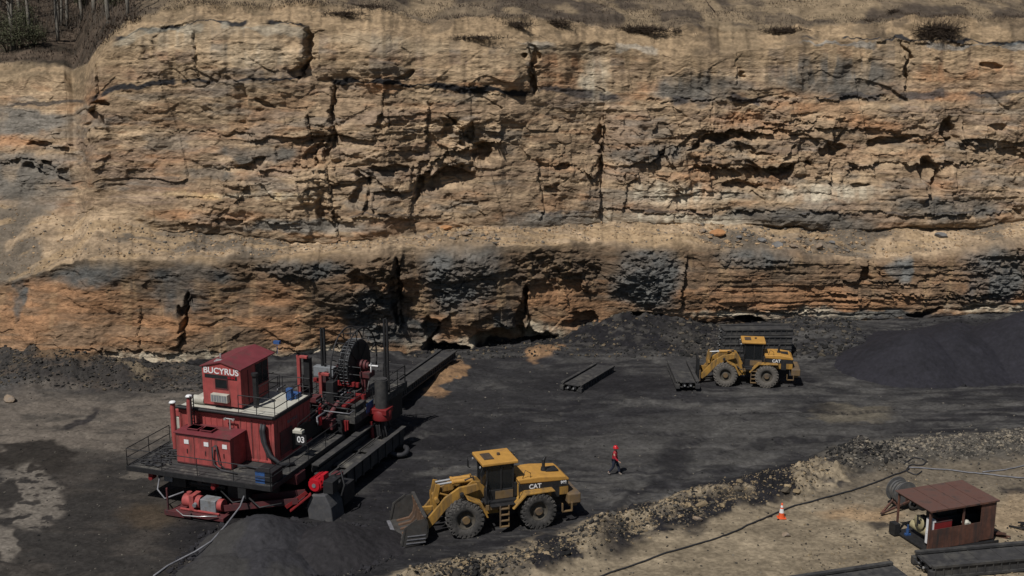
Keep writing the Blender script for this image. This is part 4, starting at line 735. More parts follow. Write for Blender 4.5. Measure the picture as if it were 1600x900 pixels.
# cable reel: axle along local x
rc0 = Vector((7.7, 13.3, 5.3)); b = MB(); RR = 1.62
b.lathe([(.35, -.32), (RR - .28, -.32), (RR, -.34), (RR + .02, -.30), (RR - .02, -.22), (RR - .3, -.2), (RR - .3, .2), (RR - .02, .22), (RR + .03, .30), (RR, .36), (RR - .28, .32), (.35, .32)], 48, 'x', rc0)
b.cyl(rc0 + Vector((-.3, 0, 0)), rc0 + Vector((.3, 0, 0)), RR - .32, n=40); rl = b.build('cable_reel', M['black'], ML)
b = MB()
for k in range(8):
    a = k * math.pi / 4
    for sx in (-.37, .37): b.bar(rc0 + Vector((sx, .3 * math.cos(a), .3 * math.sin(a))), rc0 + Vector((sx, RR * math.cos(a), RR * math.sin(a))), .04)
b.build('spoke', M['black'], rl)
b = MB()
for k in range(44):
    a = k * 2 * math.pi / 44; b.bar(rc0 + Vector((-.3, (RR + .03) * math.cos(a), (RR + .03) * math.sin(a))), rc0 + Vector((.3, (RR + .03) * math.cos(a), (RR + .03) * math.sin(a))), .025, .02)
b.build('rim_slats', M['grey'], rl)
b = MB(); b.cyl(rc0 + Vector((.3, 0, 0)), rc0 + Vector((.9, 0, 0)), .34, n=18); b.cyl(rc0 + Vector((.9, 0, 0)), rc0 + Vector((1.05, 0, 0)), .22, n=18); b.build('hub', M['reddull'], rl)
b = MB(); b.cyl(rc0 + Vector((1.05, 0, 0)), rc0 + Vector((1.7, 0, 0)), .09); b.tube([rc0 + Vector((1.2, 0, .2)), rc0 + Vector((1.25, -.2, -.4)), rc0 + Vector((1.1, -.5, -1.6))], .05); b.build('slip_ring', M['alu'], rl)
b = MB(); b.box(8.35, 8.65, 12.9, 13.5, 3.18, 4.6); b.box(8.3, 9.0, 12.8, 13.6, 4.6, 4.95); b.build('reel_stand', M['reddull'], ML, .02); b = MB(); b.box(6.5, 6.8, 12.4, 13.6, 3.18, 5.2); b.build('reel_stand', M['reddull'], ML, .02); b = MB(); b.box(6.5, 6.75, 11.2, 11.6, 3.9, 5.2); b.build('reel_stand', M['reddull'], ML, .02)
b = MB(); HRr = 2.35; nseg = 26
for sx in (-.45, .45):
    b.tube([rc0 + Vector((sx, HRr * math.cos(a), HRr * math.sin(a) + .05)) for a in np.linspace(-.35, math.pi + .35, nseg)], .05, 6)
for a in np.linspace(.1, math.pi - .1, 9):
    p0 = rc0 + Vector((-.45, HRr * math.cos(a), HRr * math.sin(a) + .05)); p1 = rc0 + Vector((.45, HRr * math.cos(a), HRr * math.sin(a) + .05)); b.bar(p0, p1, .05)
for a in np.linspace(.35, math.pi - .35, 6):
    for sx in (-.45, .45): b.bar(rc0 + Vector((sx, HRr * math.cos(a), HRr * math.sin(a) + .05)), rc0 + Vector((sx, (RR + .05) * math.cos(a), (RR + .05) * math.sin(a))), .05)
b.build('guard_hoop', M['black'], ML)
for (x, y, z0, z1) in ((6.05, 11.9, 5.35, 7.9), (9.1, 14.7, 3.2, 8.1)):
    b = MB(); b.box(x, x + .13, y, y + .14, z0, z1); b.box(x + .2, x + .33, y, y + .14, z0, z1); b.box(x, x + .33, y, y + .14, z1 - .05, z1); b.build('guide_post', M['black'], ML, .01)
b = MB(); b.box(5.6, 7.0, 11.7, 12.2, 4.75, 5.4); b.build('electric_box', M['grey'], ML, .03)
# corner jack
J = Vector((10.2, 12.0, 0)); b = MB(); b.cyl(J + Vector((0, 0, 3.1)), J + Vector((0, 0, 4.9)), .42, n=22); b.cyl(J + Vector((0, 0, 4.9)), J + Vector((0, 0, 4.98)), .36, n=22); b.build('jack_cylinder', M['beam'], ML, .02)
b = MB(); b.box(J.x - .7, J.x + .55, J.y - .55, J.y + .5, 2.75, 3.1); b.lathe([(.55, 2.3), (.62, 2.35), (.62, 2.9), (.5, 3.05)], 20, 'z', J); b.box(J.x - 1.3, J.x - .6, J.y - .3, J.y + .3, 2.5, 2.95); b.build('jack_collar', M['redbright'], ML, .03)
b = MB(); b.cyl(J + Vector((0, 0, .5)), J + Vector((0, 0, 2.4)), .2); b.cyl(J + Vector((0, 0, 0)), J + Vector((0, 0, .3)), .75, n=20)
for k in range(7): a = k * .9; b.tube([J + Vector((.3 * math.cos(a), .3 * math.sin(a), 2.4)), J + Vector((.55 * math.cos(a + .3), .55 * math.sin(a + .3), 1.9 - .1 * k)), J + Vector((.25 * math.cos(a + 1), .3 * math.sin(a + 1), 1.3 - .1 * k))], .05)
b.box(J.x - .9, J.x - .1, J.y - .4, J.y + .4, .9, 2.0); b.build('jack_leg', M['black'], ML, .01)
b = MB(); b.cyl((J.x - .35, J.y - .65, .9), (J.x - .45, J.y - .65, 2.3), .13, .1); b.cyl((J.x - .3, J.y - .65, .35), (J.x - .35, J.y - .65, .9), .03, .12); b.build('jack_rod', M['redbright'], ML)
b = MB(); q = [(J.x + .9 + .75 * math.cos(t), J.y + .6 * math.sin(t), .32 + .1 * math.sin(2 * t)) for t in np.linspace(-2.2, 2.2, 16)]; b.tube(q, .17, 8); b.build('rubber_fender', M['cable'], ML)
# long side tray with catwalk
b = MB(); b.box(9.5, 9.62, 4.6, 14, .9, 1.6); b.box(11.0, 11.12, 3.9, 13.2, .5, 1.5); b.box(9.62, 11.0, 4.6, 13.6, .9, 1.1); b.box(10.1, 10.2, 4.6, 13.4, 1.1, 1.3); b.box(9.5, 11.1, 4.3, 4.6, .5, 1.5)
for k in range(9): b.box(11.12, 11.2, 4.1 + k * 1.05, 4.25 + k * 1.05, .45, 1.5)
b.box(11.0, 11.3, 3.9, 13.2, 1.5, 1.56); b.build('side_tray', M['beam'], ML, .01)
for y in (6.2, 8.9):
    b = MB(); b.box(9.7, 10.9, y, y + 2.2, 1.24, 1.3); b.box(10.28, 10.31, y, y + 2.2, 1.3, 1.33); b.build('tray_plate', M['deck'], ML)
b = MB(); b.box(9.4, 9.9, 4.2, 12.2, 2.0, 2.1); b.box(9.42, 9.5, 4.2, 12.2, 1.6, 2.0); b.box(9.3, 9.5, 12.2, 12.6, 1.6, 2.5); b.build('catwalk', M['beam'], ML, .01)
# discharge end: motor over a grey chute, red coupling
XD = .5
b = MB(Matrix.Translation((.5, .1, -.1))); b.prism([(10.1, 0.0), (11.6, 0.0), (11.5, .9), (11.15, 1.6), (10.3, 1.5), (10.0, .9)], 1.5, 2.9); b.build('discharge_chute', M['chute'], ML, .06)
b = MB(Matrix.Translation((.5, .1, -.1))); b.cyl((10.45, 1.7, 2.05), (10.45, 2.7, 2.05), .4, n=24); b.cyl((10.45, 1.6, 2.05), (10.45, 1.7, 2.05), .33, n=20); b.box(10.7, 10.9, 1.9, 2.5, 2.1, 2.6)
for k in range(14): a = k * 2 * math.pi / 14; b.box(-.02, .02, 1.75, 2.65, .39, .44, Matrix.Translation((10.45, 0, 2.05)) @ Matrix.Rotation(a, 4, 'Y'))
mo = b.build('discharge_motor', M['redmotor'], ML); b = MB(Matrix.Translation((.5, .1, -.1))); b.cyl((10.45, 1.57, 2.05), (10.45, 1.6, 2.05), .12, n=12); b.build('motor_cap', M['hose'], mo)
b = MB(Matrix.Translation((.5, .1, -.1))); b.box(10.9, 11.5, 1.8, 2.9, 1.6, 2.3); b.box(10.2, 11.6, 2.9, 4.2, .5, 1.6); b.cyl((11.1, 2.5, 2.3), (11.5, 2.6, 2.0), .18); b.tube([(10.9, 2.8, 2.2), (11.5, 2.8, 2.6), (11.8, 2.6, 1.9), (11.7, 2.4, 1.3)], .06); b.build('gearbox', M['black'], ML, .03)
b = MB(); b.box(8.7, 9.5, 2.4, 3.4, 1.5, 2.1); b.build('gearbox_bracket', M['reddull'], ML, .03); b = MB(); b.box(11.3, 11.8, 3.0, 3.6, 1.6, 2.2); b.build('gearbox_bracket', M['reddull'], ML, .03)
b = MB(Matrix.Translation((.5, .1, -.1))); b.bar((10.3, 1.5, 1.6), (9.3, .9, .7), .32, .06); b.bar((10.1, 1.4, 1.7), (9.1, .8, .9), .05, .2); b.build('chute_strap', M['redbright'], ML)
b = MB(); b.bar((6.3, .3, .55), (10.2, 1.9, .95), .9, .12); b.bar((6.4, -.25, .75), (10.2, 1.2, 1.15), .06, .35); b.bar((5.9, .9, .75), (10.0, 2.4, 1.15), .06, .35); b.build('discharge_belt', M['reddull'], ML)
b = MB(); b.box(7.2, 7.7, -.05, .35, 1.4, 2.05); b.tube([(7.7, .2, 1.4), (8.5, .0, 1.0), (9.6, .5, 1.2)], .05); b.tube([(5.9, .3, 1.5), (6.8, .0, 1.05), (7.9, .6, 1.2)], .04); b.build('cable_box', M['black'], ML)
# power pack on skids under the deck
b = MB(); b.box(3.2, 6.6, -.7, .5, .14, .36); b.box(2.9, 4.6, -.85, -.7, .1, .4); b.box(3.05, 3.15, -.8, -.7, .1, 1.7); b.build('skid', M['reddull'], ML, .02)
b = MB(); b.cyl((3.8, -.1, .85), (4.9, -.1, .85), .36, n=20); b.cyl((4.1, -.1, 1.15), (4.1, -.1, 1.35), .15); b.box(4.3, 4.6, -.5, .3, .4, 1.3); b.cyl((6.0, -.1, .85), (6.3, -.1, .85), .34, n=18); b.box(3.7, 6.2, -.5, -.4, .4, .5); b.build('pump_motor', M['red'], ML, .02)
b = MB(); b.box(4.95, 5.95, -.4, .3, .4, 1.15); b.cyl((4.7, -.3, .85), (4.7, -.6, .8), .12); b.build('pump', M['grey'], ML, .05)
b = MB(); b.tube([(3.6, -.7, .45), (4.2, -.95, .3), (5.2, -1, .4), (6.3, -.8, .5)], .03); b.build('hose', M['alu'], ML)
bpy.context.view_layer.update()

# ------------------------------------------------------------------ push beams
def push_beam(L, W, H_, label, loc, rz, group='black steel push beams', cat='push beam', zrot=None):
    o = empty('push_beam', loc, rz, label, cat, group)
    b = MB(); b.box(0, L, -W / 2 + .3, W / 2 - .3, H_ * .72, H_ * .8); b.box(.1, L - .1, -W / 2 + .3, W / 2 - .3, .05, .12)
    for k in range(int(L / 1.3) + 1): b.box(.15 + k * 1.3, .22 + k * 1.3, -W / 2 + .3, W / 2 - .3, H_ * .8, H_ * .83)
    b.build('top_plate', M['beam'], o)
    for s in (-1, 1):
        y = s * (W / 2 - .12); b = MB(); b.box(0, L, y - .12, y + .12, H_ * .82, H_); b.box(0, L, y - .12, y + .12, 0, H_ * .18); b.box(0, L, y - .03, y + .03, H_ * .18, H_ * .82)
        for k in range(int(L / .45)): b.box(.1 + k * .45, .16 + k * .45, y - .1, y + .1, H_ * .18, H_ * .82)
        b.box(-.15, .1, y - .15, y + .15, .04, H_ * .6); b.build('side_rail', M['beam'], o)
    for s in (-1, 1):
        b = MB(); b.cyl((.0, s * W * .13, H_ * .42), (L, s * W * .13, H_ * .42), H_ * .24, n=14); b.cyl((-.12, s * W * .13, H_ * .42), (0, s * W * .13, H_ * .42), H_ * .12, n=12); au = b.build('auger', M['black'], o)
        b = MB(); b.cyl((-.16, s * W * .13, H_ * .45), (-.121, s * W * .13, H_ * .45), H_ * .11, n=12); b.build('shaft_end', M['alu'], au)
    return o
def gl_(x, y, z=0): p = G(x, y); return (p.x, p.y, gz(p.x, p.y) + z)
p = G(893, 604, .3); push_beam(5.6, 1.75, .6, 'single dark push beam lying alone on the pit floor', (p.x, p.y, gz(p.x, p.y) + .02), R(60))
p0 = G(611, 608, 1.5); p1 = G(693, 551, 1.0); d_ = p1 - p0; o = push_beam(d_.length + 1.0, 1.5, .55, 'long push beam running from the red miner into the black seam opening', (p0.x, p0.y, .85), math.atan2(d_.y, d_.x)); o.rotation_euler = (0, R(2.2), math.atan2(d_.y, d_.x))
sp = G(1128, 562, 0)
names = ['lowest push beam of the stack behind the far loader', 'second push beam from the bottom of the stack behind the far loader', 'second push beam from the top of the stack behind the far loader', 'topmost push beam of the stack behind the far loader']
for k in range(4): push_beam(5.6, 1.8, .5, names[k], (sp.x + .08 * k, sp.y + 1.2 + .22 * k, .12 + .53 * k), R(1 + (k % 2) * 1.2))
p0 = G(1445, 876, .6); p1 = G(1600, 862, .6); a_ = math.atan2((p1 - p0).y, (p1 - p0).x); p0 = G(1442, 893, .0); push_beam(7.5, 1.9, .7, 'black push beam in the foreground in front of the rusty shed', (p0.x, p0.y, .02), a_)
p0 = G(1408, 888, .6); o = push_beam(8, 2.0, .65, 'black push beam cut off by the bottom edge, left of the foreground one', (p0.x, p0.y - .2, .0), math.pi + a_ + R(6))
# clutter hoses at beam ends
def junk(name, px, py, z, n, rad, label, cat, m='cable', seed=1, r=.035):
    p = G(px, py, z); b = MB(); q = random.Random(seed)
    for k in range(n):
        c = Vector((q.uniform(-rad, rad), q.uniform(-rad, rad), 0)); b.tube([c + Vector((q.uniform(-.35, .35), q.uniform(-.35, .35), q.uniform(0, .45))) for _ in range(5)], r, 5)
    o = b.build(name, M[m], None, 0, (p.x, p.y, z)); return tag(o, label, cat)
junk('hose_tangle', 1452, 888, .15, 14, .45, 'tangle of black hoses at the left end of the foreground beam', 'hoses', seed=3)
junk('hose_tangle', 1140, 538, .3, 16, .8, 'black hose tangle at the left end of the stacked beams', 'hoses', seed=5, r=.06)

# ------------------------------------------------------------------ wheel loaders
def wheel(parent, x, y, r, w_, side, T, mt):
    c = Vector((x, y, r)); b = MB(T)
    b.cyl(c + Vector((0, -side * .1, 0)), c + Vector((0, side * w_ * .46, 0)), r * .2, n=18); wh = b.build('wheel', M['rim'], parent, .01)
    h = w_ / 2; b = MB(T); b.lathe([(r * .5, -h * .8), (r * .62, -h), (r * .82, -h * 1.04), (r * .93, -h * .92), (r * .95, 0), (r * .93, h * .92), (r * .82, h * 1.04), (r * .62, h), (r * .5, h * .8)], 40, 'y', c)
    for k in range(22):
        for s in (-1, 1):
            a = (k + (.5 if s > 0 else 0)) * 2 * math.pi / 22; m = Matrix.Translation(c) @ Matrix.Rotation(a, 4, 'Y') @ Matrix.Translation((0, 0, r * .955)) @ Matrix.Rotation(s * .35, 4, 'Z')
            b.box(-.075, .075, min(s * .02, s * h), max(s * .02, s * h), -.05, .055, m); m2 = Matrix.Translation(c) @ Matrix.Rotation(a, 4, 'Y') @ Matrix.Translation((0, s * h * .98, r * .88)); b.box(-.07, .07, -.03, .03, -.09, .08, m2)
    b.build('tyre', M[mt], wh)
    b = MB(T); s = side; b.lathe([(r * .51, s * h * .85), (r * .47, s * h * .8), (r * .44, s * h * .45), (r * .3, s * h * .4), (r * .26, s * h * .55), (r * .001, s * h * .55)], 28, 'y', c); b.build('rim', M['rimdark'], wh)
def loader(label, loc, yaw, sc, wb, cx, art, tool, mt, txt, hoodx=-1.9):
    o = empty('wheel_loader', loc, yaw, label, 'wheel loader', 'yellow wheel loaders', sc); I = Matrix.Identity(4); hx = wb * .5
    T = Matrix.Translation((hx, 0, 0)) @ Matrix.Rotation(art, 4, 'Z') @ Matrix.Translation((-hx, 0, 0)); dx = wb - 4.0; Yl = M['yellow']
    for s in (-1, 1): wheel(o, 0, s * 1.2, 1.0, .76, s, I, mt); wheel(o, wb, s * 1.2, 1.0, .76, s, T, mt)
    b = MB(); b.box(-2.0, hx - .1, -.45, .45, .75, 1.5); b.cyl((0, -1.1, 1), (0, 1.1, 1), .3); b.box(-.4, .4, -.5, .5, .6, 1.3); b.box(hx - .35, hx + .1, -.3, .3, .7, 1.9); b.box(.9, hx - .2, -1.0, 1.0, 1.2, 1.6); b.build('rear_frame', M['black'], o, .02)
    h0 = cx - .95
    b = MB(); b.prism([(hoodx, 1.55), (h0, 1.55), (h0, 2.5), (hoodx, 2.38)], -1.0, 1.0); hd = b.build('engine_hood', Yl, o, .05)
    b = MB(); b.prism([(hoodx - .02, 2.38), (h0, 2.5), (h0, 2.78), (h0 - 1.3, 2.8), (hoodx + .2, 2.66), (hoodx - .02, 2.5)], -1.04, 1.04); b.build('hood_top', M['yellowroof'], hd, .06)
    b = MB()
    for s in (-1, 1): y = s * 1.004; b.box(hoodx + .02, h0 - .05, min(y, y + s * .01), max(y, y + s * .01), 2.08, 2.46); b.box(hoodx + .55, hoodx + 1.0, min(y, y + s * .01), max(y, y + s * .01), 1.5, 2.08)
    b.build('side_stripe', M['black'], hd)
    b = MB(); b.box(hoodx + .35, hoodx + 1.1, -.35, .35, 2.72, 2.78); b.box(hoodx - .03, hoodx, -.8, .8, 1.65, 2.3); b.build('grille', M['black'], hd)
    t = text('CAT', .36, M['sign'], hd, (h0 - 1.0, 1.02, 2.27), (R(90), 0, R(180)), bold=.008)
    if txt: text(txt, .22, M['sign'], hd, (hoodx + .3, 1.02, 2.3), (R(90), 0, R(180)), bold=.01)
    b = MB(); b.box(hoodx - .65, hoodx + .1, -1.25, 1.25, 1.05, 1.65); b.box(hoodx - .5, hoodx, -1.1, 1.1, .85, 1.05); b.build('counterweight', Yl if hoodx > -1.85 else M['rim'], o, .07)
    b = MB(); b.box(hoodx - .1, hoodx + .5, 1.25, 1.4, .7, .75); b.box(hoodx - .1, hoodx - .05, 1.25, 1.4, .7, 1.2); b.box(hoodx + .45, hoodx + .5, 1.25, 1.4, .7, 1.2); b.build('rear_step', M['rim'], o)
    for y in (-.9, .9):
        b = MB(); b.cyl((hoodx - .66, y, 1.45), (hoodx - .6, y, 1.45), .1, n=14); b.build('tail_lamp', M['redbright'], o)
    b = MB(); ex = hoodx + 1.15; b.cyl((ex, .1, 2.75), (ex, .1, 2.95), .17, .13); b.cyl((ex, .1, 2.95), (ex, .1, 3.35), .09); b.cyl((ex, .1, 3.35), (ex - .12, .1, 3.55), .1, .06); b.build('exhaust_stack', M['black'], o)
    b = MB(); b.tube([(h0 - .3, .95, 2.8), (h0 - .45, .95, 3.25), (h0 - .75, .95, 3.05), (h0 - .75, .95, 2.8)], .022, 5); b.build('mirror_rail', M['rail'], o)
    for s in (-1, 1):       # rear fenders
        ya, yb_ = (.95, 1.55) if s > 0 else (-1.55, -.95); b = MB(); b.prism([(-.95, 2.05), (-.9, 2.12), (.75, 2.12), (1.5, 1.35), (1.42, 1.3), (.7, 2.02)], ya, yb_); b.build('rear_fender', Yl, o, .02)
    # cab
    a0, a1 = cx - .78, cx + .78
    b = MB(); b.box(a0 - .1, a1 + .15, -1.1, 1.1, 1.6, 1.74); b.box(a0, a1, -.85, .85, 1.74, 2.3); b.box(a0 + .1, a1 - .1, 1.1, 1.45, 1.55, 1.62); cb = b.build('cab', M['black'], o, .02)
    b = MB(); b.box(a0 + .05, a1 - .5, .852, .87, 1.76, 2.22); b.box(a0 - .1, a1 + .1, 1.0, 1.12, 1.28, 1.58); b.build('cab_side_panel', M['rim'], cb, .01)
    b = MB()
    for x in (a0, cx - .1, a1 - .08):
        for s in (-1, 1): b.box(x, x + .08, s * .83 - .04, s * .83 + .04, 2.3, 3.7)
    b.box(a0, a1, -.87, .87, 3.62, 3.72); b.build('cab_posts', M['black'], cb, .01)
    b = MB(); b.box(a0 - .22, a1 + .25, -1.0, 1.0, 3.72, 3.9); b.build('cab_roof', M['yellowroof'], cb, .05)
    b = MB(); b.box(cx + .2, cx + .75, -.5, .45, 3.905, 3.93, Matrix.Identity(4)); b.cyl((cx - .2, -.1, 3.9), (cx - .2, -.1, 4.02), .09); b.build('roof_marks', M['dead'], cb)
    b = MB()
    for s in (-1, 1): b.box(a0 + .08, a1 - .08, s * .82 - .008, s * .82 + .008, 2.3, 3.62)
    b.box(a1 - .05, a1 - .035, -.78, .78, 2.3, 3.62); b.box(a0 + .035, a0 + .05, -.78, .78, 2.3, 3.62)
    b.build('cab_glass', GLASS, cb)
    b = MB(); b.box(cx - .45, cx + .1, -.28, .28, 2.3, 2.5); b.box(cx - .5, cx - .35, -.28, .28, 2.5, 3.2); b.build('seat', M['grey'], cb, .04)
    b = MB(); b.cyl((cx + .55, 0, 2.3), (cx + .35, 0, 2.8), .04); b.lathe([(.18, -.02), (.2, 0), (.18, .02)], 14, 'z', (cx + .33, 0, 2.85)); b.build('steering_wheel', M['cable'], cb)
    for s in (-1, 1):
        b = MB(); b.tube([(a1 + .2, s * .9, 3.65), (a1 + .42, s * 1.25, 3.55), (a1 + .42, s * 1.25, 3.3)], .02, 5); b.box(a1 + .38, a1 + .43, s * 1.25 - .12, s * 1.25 + .12, 2.95, 3.35); b.build('mirror', M['rail'], o, .01)
        b = MB(T); b.box(wb + .05, wb + .2, s * 1.15 - .12, s * 1.15 + .12, 2.22, 2.45); b.cyl((wb + .2, s * 1.15, 2.34), (wb + .24, s * 1.15, 2.34), .1, n=12); b.build('headlight', M['black'], o, .02)
        b = MB(); b.cyl((a1 + .27, s * .7, 3.62), (a1 + .33, s * .7, 3.62), .07, n=10); b.build('work_lamp', M['alu'], cb)
    b = MB(); b.box(h0 - .1, h0 + .15, .3, .9, 1.8, 2.6); b.cyl((h0 + .1, .55, 2.6), (h0 + .1, .55, 2.95), .12, n=14); b.build('air_cleaner', M['black'], o, .02)
    b = MB()
    for k in range(7): b.box(hoodx + 1.2 + k * .09, hoodx + 1.25 + k * .09, 1.002, 1.012, 1.75, 2.02)
    b.box(hoodx + 1.9, hoodx + 1.915, 1.002, 1.008, 1.6, 2.4); b.build('louvre', M['black'], hd)
    # ladder and rails
    b = MB(); lx = cx - .05
    for s in (-.24, .24): b.box(lx + s - .03, lx + s + .03, 1.42, 1.5, .35, 1.6)
    for z in (.38, .72, 1.06, 1.4): b.box(lx - .24, lx + .24, 1.36, 1.56, z, z + .05)
    b.build('ladder', M['rim'], o)
    b = MB(); b.tube([(a0 - .15, 1.3, 1.7), (a0 - .18, 1.3, 2.7), (a0 - .05, 1.05, 2.9)], .025, 5); b.build('handrail', M['rail'], o); b = MB(); b.tube([(a1 + .1, 1.3, 1.7), (a1 + .12, 1.25, 2.7), (a1, .95, 2.9)], .025, 5); b.build('handrail', M['rail'], o); b = MB(); b.tube([(a0 - .2, -1.0, 2.8), (a0 - .5, -1.0, 3.6), (a0 - .1, -1.0, 3.7)], .03, 5); b.tube([(a0 - .2, -.6, 2.8), (a0 - .5, -.6, 3.6), (a0 - .1, -.6, 3.7)], .03, 5); b.build('handrail', M['rail'], o)
    # front frame (turned by the articulation)
    b = MB(T); b.prism([(hx - .1, .75), (wb + .55, .7), (wb + .6, 1.3), (wb - .1, 2.35), (wb - .6, 2.75), (wb - 1.0, 2.7), (hx + .1, 1.6)], -.42, -.3); b.prism([(hx - .1, .75), (wb + .55, .7), (wb + .6, 1.3), (wb - .1, 2.35), (wb - .6, 2.75), (wb - 1.0, 2.7), (hx + .1, 1.6)], .3, .42); b.box(hx + .1, wb + .5, -.3, .3, .75, 1.3); b.cyl((wb, -1.1, 1), (wb, 1.1, 1), .3); b.cyl((wb - .75, -.75, 2.5), (wb - .75, .75, 2.5), .13); b.build('front_frame', Yl, o, .03)
    b = MB(T); b.tube([(hx + .1, .1, 2.0), (wb - .9, .25, 2.2), (wb - .7, .2, 2.9), (wb - .2, .3, 2.8)], .05); b.tube([(hx + .1, -.1, 1.9), (wb - .9, -.25, 2.0), (wb - .6, -.2, 2.85), (wb - .1, -.1, 2.7)], .05); b.tube([(hx - .1, .6, 1.6), (hx + .4, .7, 1.3), (wb - 1.0, .5, 1.6)], .05); b.box(hx + .2, wb - .9, -.28, .28, 1.4, 1.9); b.build('hydraulic_hoses', M['cable'], o)
    for s in (-1, 1):
        ya, yb_ = (.85, 1.5) if s > 0 else (-1.5, -.85); b = MB(T); b.prism([(wb - 1.25, 1.0), (wb - 1.15, 1.0), (wb - .8, 1.75), (wb - .1, 2.13), (wb - .1, 2.2), (wb - .9, 1.85)], ya, yb_); b.build('front_fender', Yl, o, .02)
    tx = wb + 2.0      # tool pivot x
    for s in (-1, 1):
        y0 = s * .62; ya, yb_ = min(y0, y0 + s * .16), max(y0, y0 + s * .16); b = MB(T)
        b.prism([(wb - .95, 2.35), (wb - .8, 2.72), (wb + .2, 2.6), (wb + 1.0, 2.1), (tx, .95), (tx + .2, .55), (tx - .1, .42), (tx - .5, .75), (wb + .9, 1.45), (wb, 2.1)], ya, yb_); b.build('lift_arm', Yl, o, .03)
        b = MB(T); b.cyl((wb - .5, s * .5, 1.1), (wb + .35, s * .5, 1.6), .11); b.cyl((wb + .35, s * .5, 1.6), (wb + 1.0, s * .5, 1.85), .06); b.build('lift_cylinder', Yl, o)
    for s in ((-.2, .2) if tool == 'bucket' else (0,)):
        b = MB(T); b.cyl((wb - .6, s, 2.75), (wb + .45, s, 2.72), .13, n=16); b.cyl((wb + .4, s, 2.72), (wb + .5, s, 2.72), .16, n=16); tcy = b.build('tilt_cylinder', M['yellowroof'], o)
        b = MB(T); b.cyl((wb + .5, s, 2.72), (wb + 1.3, s, 2.66), .065, n=12); b.build('cylinder_rod', M['alu'], tcy)
    b = MB(T)
    for s in (-.35, .35): b.prism([(wb + 1.15, 2.72), (wb + 1.4, 2.78), (wb + 1.6, 2.0), (wb + 1.55, 1.2), (wb + 1.3, 1.2), (wb + 1.28, 2.0)], s - .05, s + .05)
    b.bar((wb + 1.4, 0, 1.3), (tx + .2, 0, 1.3), .18, .22); b.cyl((wb + 1.4, -.75, 1.95), (wb + 1.4, .75, 1.95), .12); b.build('bell_crank', Yl, o, .02)
    if tool == 'bucket':
        hw = 1.75; x0 = tx + .15; b = MB(T)
        prof = [(x0 + 1.4, .03), (x0 + .8, .02), (x0 + .25, .1), (x0 + .0, .45), (x0 - .06, .95), (x0 + .0, 1.35), (x0 + .08, 1.55)]
        inn = [(x0 + .15, 1.55), (x0 + .07, 1.33), (x0 + .02, .95), (x0 + .08, .5), (x0 + .3, .19), (x0 + .8, .1), (x0 + 1.4, .09)]
        b.prism(prof + inn, -hw, hw); bk = b.build('bucket', M['worn'], o, .0)
        for s in (-1, 1):
            b = MB(T); b.prism([(x0 + 1.35, .1), (x0 + .4, .08), (x0 + .02, .45), (x0 - .04, .95), (x0 + .08, 1.5), (x0 + .55, 1.42), (x0 + 1.15, 1.0)], s * hw - (.04 if s > 0 else 0), s * hw + (.04 if s < 0 else 0)); b.build('bucket_side', M['worn'], bk)
            b = MB(T); y = s * (hw - .03); b.bar((x0 + 1.4, y, .1), (x0 + 1.2, y, 1.03), .1, .09); b.bar((x0 + 1.2, y, 1.03), (x0 + .55, y, 1.47), .06, .09); b.build('side_lip', M['worn'], bk)
        for z in (.16, .36, .56): b = MB(T); b.box(x0 + .12, x0 + 1.2 - z * .2, hw + .001, hw + .035, z, z + .045); b.build('wear_bar', M['hose'], bk)
        for k in range(6):
            b = MB(T); y = -1.5 + k * .56; b.prism([(x0 + .0, .95), (x0 + .06, 1.5), (x0 + .22, 1.48), (x0 + .14, .95), (x0 + .2, .55), (x0 + .4, .28), (x0 + 1.1, .16), (x0 + 1.1, .08), (x0 + .3, .15), (x0 + .06, .5)], y, y + .16); b.build('rib', M['wornrib'], bk)
        b = MB(T); b.box(x0 + 1.25, x0 + 1.6, -hw, hw, .0, .05); b.build('cutting_edge', M['hose'], bk)
        b = MB(T); b.box(x0 + .02, x0 + .2, -hw, hw, 1.552, 1.6); b.build('spill_edge', M['worn'], bk)
    else:
        b = MB(T); b.box(tx + .1, tx + .25, -.95, .95, .25, 1.25); b.box(tx + .0, tx + .1, -.6, .6, .4, 1.1)
        fc_ = b.build('fork_carriage', M['rim'], o, .02); b = MB(T); b.box(tx + .26, tx + .4, -1.0, 1.0, .35, 2.3); b.box(tx + .22, tx + .26, -1.0, -.9, .35, 2.3); b.box(tx + .22, tx + .26, .9, 1.0, .35, 2.3); b.build('load_guard', M['black'], fc_, .01)
        for s in (-.6, .6): b = MB(T); b.box(tx + .25, tx + 2.1, s - .09, s + .09, .25, .33); b.build('fork', M['rim'], fc_)
    return o
def glassmat():
    m = bpy.data.materials.new('cab glass'); m.use_nodes = True; n = m.node_tree.nodes; l = m.node_tree.links; b = n['Principled BSDF']; b.inputs['Base Color'].default_value = (.02, .022, .024, 1); b.inputs['Roughness'].default_value = .1
    t = n.new('ShaderNodeBsdfTransparent'); t.inputs[0].default_value = (.6, .62, .62, 1); mx = n.new('ShaderNodeMixShader'); mx.inputs[0].default_value = .5; l.new(t.outputs[0], mx.inputs[1]); l.new(b.outputs[0], mx.inputs[2]); l.new(mx.outputs[0], n['Material Output'].inputs[0]); return m
GLASS = glassmat()
